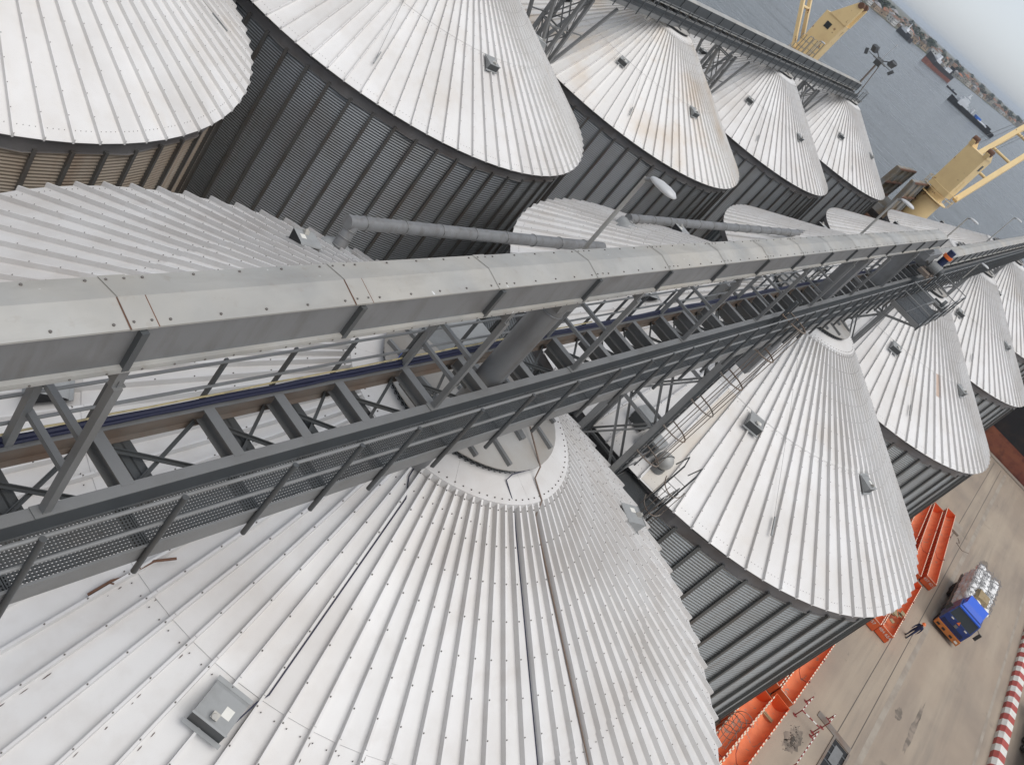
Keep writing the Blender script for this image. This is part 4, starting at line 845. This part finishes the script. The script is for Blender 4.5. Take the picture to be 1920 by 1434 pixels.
for k in range(12):
    bb = MB(); bb.box(42.6 + .86 * k, 42.72 + .86 * k, -13.58, -12.44, .008, .04); bb.build('grid_bar', 'steel_dark', t)
bb = MB(); bb.box(50.6, 52.4, -13.3, -12.7, .03, .05); bb.build('grid_cover', 'steel', t)
bb = MB(); rng = random.Random(9)
for k in range(130):
    a = rng.uniform(0, 2 * pi); r = abs(rng.gauss(0, .34)); bb.ico((49.0 + r * cos(a) * 1.9, -10.5 + r * sin(a) * .6, .012), rng.uniform(.012, .05), 1, .5, rng=rng, smooth=False)
tag(bb.build('rubble', 'groove'), 'small heap of dark rubble by the pole barrier', None, kind='stuff')
MT['dirt'] = mat('dirt_patch', (0.15, 0.125, 0.10), 0.95, 0, (0.27, 0.22, 0.175), 1.6, 1.0, 0.38, 0.62)
for nm, x, y, rx, ry, sd_ in (('dirt_patch', 49.0, -10.5, 1.5, .55, 1), ('oil_patch', 61.5, -15.2, .85, .28, 2), ('dirt_patch', 96.0, -16.4, 2.2, .5, 3), ('oil_patch', 62.0, -16.5, 3.6, .22, 4)):
    rng = random.Random(sd_); bb = MB(); N = 28; vs = [(x, y, .0045)] + [(x + rx * cos(2 * pi * k / N) * rng.uniform(.7, 1.15), y + ry * sin(2 * pi * k / N) * rng.uniform(.65, 1.2), .0045) for k in range(N)]
    bb.add(vs, [(0, 1 + k, 1 + (k + 1) % N) for k in range(N)]); struct(bb.build(nm, 'dirt'))
# ------------------------------------------------------------------ truck
def wheel_mesh():
    bb = MB(); bb.lathe([(.28, -.14), (.50, -.14), (.52, -.10), (.52, .10), (.50, .14), (.28, .14)], 20); bb.lathe([(.28, .09), (.12, .06), (.001, .06)], 16, mi=1); bb.lathe([(.28, -.09), (.12, -.06), (.001, -.06)], 16, mi=1); return bb.mesh('wheel', ['tyre', 'steel'])
WHEEL = wheel_mesh()
TX, TY = 76.4, -15.55
t = thing('loaded_truck', (TX + 4, TY, 0), 'blue cab truck with orange bumper loaded with white sacks', 'truck')
def bx(name, m, x0, x1, y0, y1, z0, z1, par=t): bb = MB(); bb.box(TX + x0, TX + x1, TY + y0, TY + y1, z0, z1); return bb.build(name, m, par)
bb = MB()   # cab body, front raked
w_ = 1.17
bb.hexa([(TX + .05, TY - w_, .75), (TX + 2.0, TY - w_, .75), (TX + 2.0, TY + w_, .75), (TX + .05, TY + w_, .75), (TX + .0, TY - w_, 1.75), (TX + 2.0, TY - w_, 1.75), (TX + 2.0, TY + w_, 1.75), (TX + .0, TY + w_, 1.75)])
bb.hexa([(TX + .0, TY - w_, 1.75), (TX + 2.0, TY - w_, 1.75), (TX + 2.0, TY + w_, 1.75), (TX + .0, TY + w_, 1.75), (TX + .30, TY - w_ * .93, 2.72), (TX + 1.95, TY - w_ * .93, 2.72), (TX + 1.95, TY + w_ * .93, 2.72), (TX + .30, TY + w_ * .93, 2.72)]); cab = bb.build('cab', 'cabblue', t)
bb = MB(); bb.add([(TX - .002 + .02, TY - 1.06, 1.80), (TX + .018, TY + 1.06, 1.80), (TX + .262, TY + 1.0, 2.60), (TX + .262, TY - 1.0, 2.60)], [(0, 3, 2, 1)]); bb.v = [(x - .012, y, z) for x, y, z in bb.v]; bb.build('windscreen', 'glass', cab)
bb = MB(); bb.bar((TX + .26, TY - 1.05, 2.70), (TX + .26, TY + 1.05, 2.70), .22, .10); bb.build('sun_visor', 'brightblue', cab)
bb = MB(); bb.hexa([(TX + .75, TY - .95, 2.74), (TX + 1.95, TY - .95, 2.74), (TX + 1.95, TY + .95, 2.74), (TX + .75, TY + .95, 2.74), (TX + 1.05, TY - .85, 3.05), (TX + 1.95, TY - .9, 3.38), (TX + 1.95, TY + .9, 3.38), (TX + 1.05, TY + .85, 3.05)]); bb.build('roof_deflector', 'brightblue', cab)
for y in (-.72, .62):
    bb = MB(); bb.box(TX - .025, TX + .0, TY + y - .12, TY + y + .12, 1.62, 1.72); bb.build('windscreen_sticker', 'white', cab)
bb = MB(); bb.add([(TX - .03, TY - .12, 1.62), (TX - .03, TY + .18, 1.62), (TX + .01, TY + .03, 1.9)], [(0, 2, 1)]); bb.build('red_badge', 'helmet', cab)
bb = MB(); bb.box(TX - .03, TX, TY - .16, TY + .12, 1.25, 1.5); bb.build('emblem', 'steel', cab)
bx('grille', 'navy', -.02, .06, -1.0, 1.0, .95, 1.22, cab)
bb = MB(); bb.box(TX - .18, TX + .25, TY - 1.2, TY + 1.2, .35, .80); bum = bb.build('bumper', 'bumper', t)
for y in (-.95, -.4, .35, .9):
    bb = MB(); bb.box(TX - .20, TX - .175, TY + y - .14, TY + y + .14, .48, .64); bb.build('headlight' if abs(y) > .5 else 'bumper_slot', 'white' if abs(y) > .92 else 'black', bum)
for s in (-1, 1):
    bb = MB(); bb.path([(TX + .25, TY + s * 1.15, 2.4), (TX + .05, TY + s * 1.45, 2.35)], .025, 6); bb.box(TX - .02, TX + .10, TY + s * 1.5 - .13, TY + s * 1.5 + .13, 1.75, 2.4); bb.build('mirror', 'tyre', cab)
bx('chassis', 'tyre', .3, 10.4, -.45, .45, .55, .85); bx('load_bed', 'steel_brown', 2.3, 10.5, -1.2, 1.2, .95, 1.15)
for x in (1.0, 7.2, 8.5):
    for s in (-1, 1): put('wheel', WHEEL, t, (TX + x, TY + s * 1.0, .52), (pi / 2, 0, 0))
bx('fuel_tank', 'tyre', 2.4, 3.6, .55, 1.15, .45, .95); bx('spare_rack', 'steel_brown', 2.05, 2.35, -1.1, 1.1, 1.0, 2.0)
tl = thing('sack_load', (TX + 6.4, TY, 1.15), 'stack of netted white sacks with a straw mat on the truck bed', 'sacks')
rng = random.Random(21)
for lay in range(3):
    for i in range(8):
        for j in range(3):
            bb = MB(); cxs = TX + 2.9 + i * 1.0 + rng.uniform(-.08, .08); cys = TY - .78 + j * .78 + rng.uniform(-.06, .06); cz = 1.5 + lay * .62 + rng.uniform(-.05, .08)
            bb.ico((cxs, cys, cz), .5, 2, .10, (1.12, .92, .78), rng=rng); bb.build('sack', 'sack', tl)
bb = MB()
for i in range(26):
    x = TX + 2.5 + i * .32; pts = [(x + .18 * sin(j * 2.1 + i), TY - 1.25 + 2.5 * j / 9, 3.08 + .09 * sin(j * 2.3 + i * 1.7)) for j in range(10)]; bb.path(pts, .022, 4)
for j in range(8):
    y = TY - 1.15 + j * .33; bb.path([(TX + 2.5 + .45 * i, y + .12 * sin(i * 1.9 + j), 3.08 + .09 * sin(i * 1.3 + j * 2)) for i in range(19)], .02, 4)
bb.build('cargo_net', 'sackgrey', tl)
bb = MB(); bb.hexa([(TX + 2.9, TY - .75, 3.05), (TX + 4.9, TY - .75, 3.05), (TX + 4.9, TY + .55, 3.05), (TX + 2.9, TY + .55, 3.05), (TX + 3.1, TY - .55, 3.42), (TX + 4.7, TY - .6, 3.36), (TX + 4.6, TY + .4, 3.40), (TX + 3.0, TY + .35, 3.34)]); bb.build('straw_mat', 'straw', tl)
# second lorry beyond the kerb
t2 = thing('parked_lorry', (76, -25.6, 0), 'dusty grey flatbed lorry parked beyond the striped barrier', 'truck')
for x in (73.4, 74.7, 79.0):
    for s in (-1, 1): put('wheel', WHEEL, t2, (x, -25.4 + s * 1.0, .52), (pi / 2, 0, 0))
bb = MB(); bb.box(66, 80, -25.85, -24.95, .6, .9); bb.build('chassis', 'tyre', t2)
bb = MB(); bb.box(65, 77.2, -26.65, -24.2, 1.05, 1.25); bb.box(65, 77.2, -26.65, -26.55, 1.25, 1.8); bb.build('load_bed', 'hood', t2)
bb = MB(); bb.box(77.8, 79.9, -26.6, -24.25, .7, 2.7); bb.build('cab', 'sackgrey', t2)
bb = MB(); bb.bar((77.4, -24.6, .9), (77.6, -24.6, 1.9), .5, .5); bb.build('air_filter', 'steel_brown', t2)

# ------------------------------------------------------------------ walking man
def person(x, y, face, label):
    t = thing('person', (x, y, 0), label, 'person')
    V = [(0, 0, .98), (0, .02, 1.22), (.02, 0, 1.42), (.03, 0, 1.53), (.05, 0, 1.66), (.05, 0, 1.74),
         (0, .10, .92), (.16, .11, .52), (.02, .11, .10), (.16, .12, .05), (0, -.10, .92), (-.05, -.11, .50), (-.26, -.11, .14), (-.16, -.12, .05),
         (0, .19, 1.42), (-.10, .25, 1.14), (-.02, .27, .90), (.04, .27, .80), (0, -.19, 1.42), (.10, -.25, 1.15), (.24, -.24, .96), (.31, -.23, .90)]
    Ed = [(0, 1), (1, 2), (2, 3), (3, 4), (4, 5), (0, 6), (6, 7), (7, 8), (8, 9), (0, 10), (10, 11), (11, 12), (12, 13), (2, 14), (14, 15), (15, 16), (16, 17), (2, 18), (18, 19), (19, 20), (20, 21)]
    Rr = [.15, .15, .15, .06, .095, .07, .10, .075, .055, .045, .10, .075, .055, .045, .08, .055, .042, .035, .08, .055, .042, .035]
    me = bpy.data.meshes.new('body'); me.from_pydata(V, Ed, []); me.materials.append(MT['navy']); me.materials.append(MT['skin'])
    o = put('body', me, t, (x, y, 0), (0, 0, face))
    m = o.modifiers.new('s', 'SKIN'); m.use_smooth_shade = True
    for i, r in enumerate(Rr): me.skin_vertices[0].data[i].radius = (r, r); me.skin_vertices[0].data[i].use_root = (i == 0)
    o.modifiers.new('ss', 'SUBSURF').levels = 1
    dg = bpy.context.evaluated_depsgraph_get(); me2 = bpy.data.meshes.new_from_object(o.evaluated_get(dg)); o.modifiers.clear(); o.data = me2
    for p in me2.polygons:
        c = p.center
        p.material_index = 1 if c.z > 1.53 or (abs(c.y) > .2 and c.z < .93) else 0
        p.use_smooth = True
    bb = MB(); ca, sa = cos(face), sin(face); hx, hy = x + .05 * ca, y + .05 * sa
    bb.lathe([(.17, 1.70), (.135, 1.71), (.13, 1.77), (.09, 1.83), (.001, 1.85)], 16, c=(hx, hy, 0)); bb.build('hard_hat', 'helmet', t)
    for s in (-1, 1):
        q = Vector((x, y, 0)) + Vector((ca * .05 - sa * .03 * s + ca * .088, sa * .05 + ca * .03 * s + sa * .088, 1.67)); bb = MB(); bb.ico(q, .013, 1); bb.build('eye', 'white', t)
    for ax_, ay_ in ((.04, .27), (.31, -.23)):
        hz = .78 if ay_ > 0 else .88
        bb = MB(); qx = x + ax_ * ca - ay_ * sa; qy = y + ax_ * sa + ay_ * ca
        for k in range(4): bb.path([(qx + (k - 1.5) * .02 * ca, qy + (k - 1.5) * .02 * sa, hz), (qx + (k - 1.5) * .022 * ca, qy + (k - 1.5) * .022 * sa, hz - .05 - .006 * (k % 3)), (qx + (k - 1.5) * .02 * ca - .015 * sa, qy + (k - 1.5) * .02 * sa + .015 * ca, hz - .085)], .009, 5)
        bb.path([(qx + .035 * ca, qy + .035 * sa, hz + .02), (qx + .06 * ca, qy + .06 * sa, hz - .03)], .010, 5); bb.build('fingers', 'skin', t)
    for s, (fx, fy) in ((1, (.16, .12)), (-1, (-.16, -.12))):
        bb = MB(); qx = x + fx * ca - fy * sa; qy = y + fx * sa + fy * ca; bb.bar((qx - .14 * ca, qy - .14 * sa, .045), (qx + .13 * ca, qy + .13 * sa, .04), .10, .09); bb.build('boot', 'tyre', t)
person(70.9, -13.2, radians(165), 'man in navy overalls and orange hard hat walking across the yard')

# ------------------------------------------------------------------ boats on the harbour
def vessel(name, x, y, hd, L, Bm, hh, cols, houses, label, group=None, sheer=.5, red=0.0):
    t = thing(name, (x, y, -3), label, 'ship', group); ca, sa = cos(hd), sin(hd)
    def P(u, v, z): return (x + u * ca - v * sa, y + u * sa + v * ca, z - 3)
    st = [(-.5, .42, 1), (-.46, .48, 1), (-.1, .5, 1), (.25, .48, 1 + .2 * sheer), (.40, .32, 1 + .7 * sheer), (.5, .02, 1 + sheer)]
    def hullpart(z0f, z1f, m, nm):
        bb = MB(); vs = []
        for u, hw, s in st:
            for v in (-1, 1): vs += [P(u * L, v * hw * Bm * (.9 if z0f == 0 else 1), z0f * hh * (s if z0f else 1) - (1 if z0f == 0 else 0)), P(u * L, v * hw * Bm, z1f * hh * s)]
        fs = []
        for k in range(len(st) - 1):
            a = 4 * k; fs += [(a, a + 4, a + 5, a + 1), (a + 2, a + 3, a + 7, a + 6), (a + 1, a + 5, a + 7, a + 3)]
        fs.append((0, 1, 3, 2)); bb.add(vs, fs); bb.build(nm, m, t)
    if red: hullpart(0, red, cols[1], 'lower_hull'); hullpart(red, 1.0, cols[0], 'upper_hull')
    else: hullpart(0, 1.0, cols[0], 'hull')
    for (u0, u1, w0, z0, z1, m, nm) in houses:
        bb = MB(); a, c = u0 * L, u1 * L; v = w0 * Bm / 2; bb.hexa([P(a, -v, z0), P(c, -v, z0), P(c, v, z0), P(a, v, z0), P(a, -v, z1), P(c, -v, z1), P(c, v, z1), P(a, v, z1)]); bb.build(nm, m, t)
    return t
hd3 = atan2(192.87 - 143.9, 996.56 - 1023.41)
vessel('supply_vessel', 1010, 168.4, hd3, 57, 12, 4.2, ['hullblack', 'hullred'], [(.18, .36, .9, 4, 8.5, 'shipwhite', 'deckhouse'), (.20, .33, .8, 8.5, 11.5, 'shipwhite', 'bridge'), (.14, .18, .8, 4, 6.0, 'shipwhite', 'deckhouse'), (.235, .26, .1, 11.5, 17, 'shipwhite', 'mast'), (.22, .27, .5, 13, 13.7, 'shipwhite', 'yard_arm'), (-.16, -.06, .6, 4, 6.8, 'shipblue', 'deck_cargo'), (-.28, -.20, .95, 3.0, 4.8, 'straw', 'deck_cargo'), (-.40, -.33, .6, 4, 6.2, 'hullblack', 'winch'), (.02, .05, .3, 4, 9, 'shipwhite', 'funnel'), (-.30, -.1, .98, 4.0, 5.0, 'shipwhite', 'bulwark')], 'black hulled supply ship with white bridge forward and blue deck cargo')
hd2 = atan2(331.7 - 303.2, 1388.95 - 1461.07)
vessel('cargo_vessel', 1425, 317.4, hd2, 77, 14, 10, ['hullblack', 'hullred'], [(.12, .28, .9, 9, 15, 'shipwhite', 'deckhouse'), (.14, .20, .5, 15, 20, 'shipwhite', 'bridge'), (-.05, .10, .7, 9, 13, 'hatchsteel', 'deck_cargo'), (-.28, -.12, .8, 8, 13, 'shipwhite', 'deckhouse'), (-.22, -.20, .1, 13, 24, 'hatchsteel', 'mast'), (.02, .035, .1, 10, 22, 'hatchsteel', 'mast'), (-.42, -.37, .5, 9, 19, 'hullblack', 'funnel'), (-.36, -.30, .5, 8, 15, 'shipwhite', 'deckhouse')], 'black cargo ship with red lower hull and white deckhouses at anchor', red=.45, sheer=.6)
hd1 = atan2(33.4, 20.6)
vessel('harbour_tug', 1645, 441.7, hd1, 40, 11, 7, ['hullblack'], [(-.1, .25, .8, 7, 11, 'shipwhite', 'deckhouse'), (.0, .14, .6, 11, 15, 'shipwhite', 'bridge'), (-.3, -.12, .5, 6, 10, 'hullblack', 'funnel'), (.05, .08, .1, 15, 23, 'shipwhite', 'mast')], 'small dark tug with white wheelhouse off the far shore')
vessel('harbour_launch', 1930, 492, hd1, 30, 6, 3.5, ['hatchsteel'], [(-.1, .25, .8, 3, 7, 'shipwhite', 'deckhouse'), (-.3, -.15, .5, 3, 5, 'hatchsteel', 'wheelhouse')], 'grey launch lying just off the far shore')
vessel('fishing_canoe', 1290, 254, hd3, 17, 2.2, 1.6, ['hullblack'], [(-.1, .0, .5, 1.5, 3.0, 'navy', 'canopy'), (.2, .22, .3, 1.5, 3.0, 'navy', 'canopy')], 'tiny dark canoe on open water beyond the supply ship')

# ------------------------------------------------------------------ far shore
SH = [(200, 1250), (900, 800), (1330, 560), (1553, 505), (1800, 478), (2150, 448), (2600, 412), (3137, 387), (4200, 330), (7000, 250)]
bb = MB(); N = len(SH); vs = [(x, y, -3.5) for x, y in SH] + [(x, y, -1.8) for x, y in SH] + [(x + 2600, y + 6500, 6) for x, y in SH]
bb.add(vs, [(k, k + 1, N + k + 1, N + k)[::-1] for k in range(N - 1)] + [(N + k, N + k + 1, 2 * N + k + 1, 2 * N + k)[::-1] for k in range(N - 1)]); struct(bb.build('far_shore', 'land'))
def shore_y(x):
    for (a, c), (d, e) in zip(SH[:-1], SH[1:]):
        if a <= x <= d: return c + (e - c) * (x - a) / (d - a)
    return SH[-1][1]
HC = {}
def hmat(n_, c): HC[n_] = mat(n_, c, 0.85); return HC[n_]
walls = [('pale plaster', (.50, .45, .38)), ('white', (.62, .60, .56)), ('tan', (.42, .30, .20)), ('grey', (.30, .28, .26))]
roofs = [('rusty brown', (.20, .105, .065)), ('orange red', (.33, .13, .065)), ('grey sheet', (.27, .26, .26)), ('dark', (.10, .085, .075))]
HM = {}
for wn, wc in walls:
    for rn, rc in roofs:
        for k in range(2):
            bb = MB(); lx, ly, hz = (7, 5, 6) if k == 0 else (6, 6, 10)
            bb.box(-lx, lx, -ly, ly, -2.5, hz); rh = 3.0 if k == 0 else 1.6
            bb.add([(-lx - .6, -ly - .6, hz), (lx + .6, -ly - .6, hz), (lx + .6, ly + .6, hz), (-lx - .6, ly + .6, hz), (-lx + 3, 0, hz + rh), (lx - 3, 0, hz + rh)], [(0, 1, 5, 4), (1, 2, 5), (2, 3, 4, 5), (3, 0, 4)], 1)
            for xx in (-4, 0, 4):
                for zz in ((1.2,) if k == 0 else (1.2, 5.4)): bb.box(xx - .8, xx + .8, -ly - .05, -ly + .01, zz, zz + 1.9, 2); 
            for yy in (-2.5, 2.5):
                for zz in ((1.2,) if k == 0 else (1.2, 5.4)): bb.box(-lx - .05, -lx + .01, yy - .8, yy + .8, zz, zz + 1.9, 2)
            HM[(wn, rn, k)] = bb.mesh('shore_house', [HC.get('w' + wn) or hmat('w' + wn, wc), HC.get('r' + rn) or hmat('r' + rn, rc), 'black'])
rng = random.Random(4)
cnt = 0
for row, (back, n_) in enumerate(((14, 58), (50, 46), (95, 40), (170, 34), (270, 30), (420, 26))):
    for k in range(n_):
        x = 1390 + (3700 - 1390) * ((k + rng.uniform(.1, .9)) / n_) ** 1.25; y = shore_y(x) + back + rng.uniform(-10, 16)
        wn = rng.choice(walls)[0]; rn = rng.choice(roofs)[0] if rng.random() < .6 else 'rusty brown'; kk = 1 if rng.random() < .3 else 0
        z = -1.8 + 8 * (y - shore_y(x)) / 6500 * 1.0
        o = put('shore_house', HM[(wn, rn, kk)], None, (x, y, z + .3), (0, 0, rng.uniform(-.5, .5))); s = rng.uniform(.75, 1.25) * (1 + row * .06); o.scale = (s, s, s * rng.uniform(.85, 1.25))
        tag(o, f'{"small" if kk == 0 else "two storey"} {wn} house with {rn} roof on the far shore', 'house', f'{wn} {rn} {"low" if kk == 0 else "tall"} houses on the far shore'); cnt += 1
def tree_meshes(seed):
    rng = random.Random(seed); tr = MB(); tr.tube((0, 0, -1), (0.2, 0, 4), .5, 7, .35); tr.tube((.2, 0, 4), (1.6, .6, 8), .3, 6, .12); tr.tube((.2, 0, 4), (-1.4, -.8, 8), .28, 6, .12); tr.tube((.2, 0, 4), (0, 1, 10), .28, 6, .1)
    cr = MB()
    for k in range(170):
        a = rng.uniform(0, 2 * pi); u = rng.random() ** .5; zz = rng.uniform(-1, 1); rr = 5.4 * u * sqrt(max(0, 1 - zz * zz)) ** .7
        c = Vector((rr * cos(a), rr * sin(a), 9 + 4.6 * zz * (.6 + .4 * u) + rng.uniform(-.6, .6))); s = rng.uniform(.5, 1.2)
        e = Vector((rng.uniform(-1, 1), rng.uniform(-1, 1), rng.uniform(-.6, .6))).normalized(); g = e.cross(Vector((rng.uniform(-1, 1), rng.uniform(-1, 1), 1))).normalized()
        cr.add([c - e * s - g * s * .6, c + e * s - g * s * .6, c + e * s * .8 + g * s * .7, c - e * s * .7 + g * s], [(0, 1, 2, 3)])
    return tr.mesh('trunk', 'bark'), cr.mesh('crown', 'leaf')
TR = [tree_meshes(s) for s in (1, 2, 3)]
for k in range(120):
    x = 1400 + (3700 - 1400) * ((k + rng.random()) / 120) ** 1.25; y = shore_y(x) + rng.choice((26, 60, 120, 200, 320, 380)) + rng.uniform(-12, 12)
    s = rng.uniform(.7, 1.6); big = s > 1.25
    t = thing('shore_tree', (x, y, -1.6), 'tall broad dark green tree among the far shore houses' if big else 'low rounded green tree among the far shore houses', 'tree', 'tall trees on the far shore' if big else 'low trees on the far shore'); i = k % 3; t.scale = (s * 1.1, s * 1.1, s)
    put('trunk', TR[i][0], t, (x, y, -1.6)); put('crown', TR[i][1], t, (x, y, -1.6), (0, 0, rng.uniform(0, 6)))
print('objects', len(bpy.data.objects))

# ------------------------------------------------------------------ haze
hm = bpy.data.materials.new('haze'); hm.use_nodes = True; n = hm.node_tree; n.nodes.clear()
pv = n.nodes.new('ShaderNodeVolumePrincipled'); pv.inputs['Color'].default_value = (0.80, 0.88, 0.97, 1); pv.inputs['Density'].default_value = 0.00007
ho = n.nodes.new('ShaderNodeOutputMaterial'); n.links.new(pv.outputs[0], ho.inputs['Volume'])
bb = MB(); bb.box(-9100, 26100, -26100, 26100, -7.5, 60); o = bb.build('haze', hm); o['kind'] = 'stuff'; o['label'] = 'thin pale blue haze over the harbour'
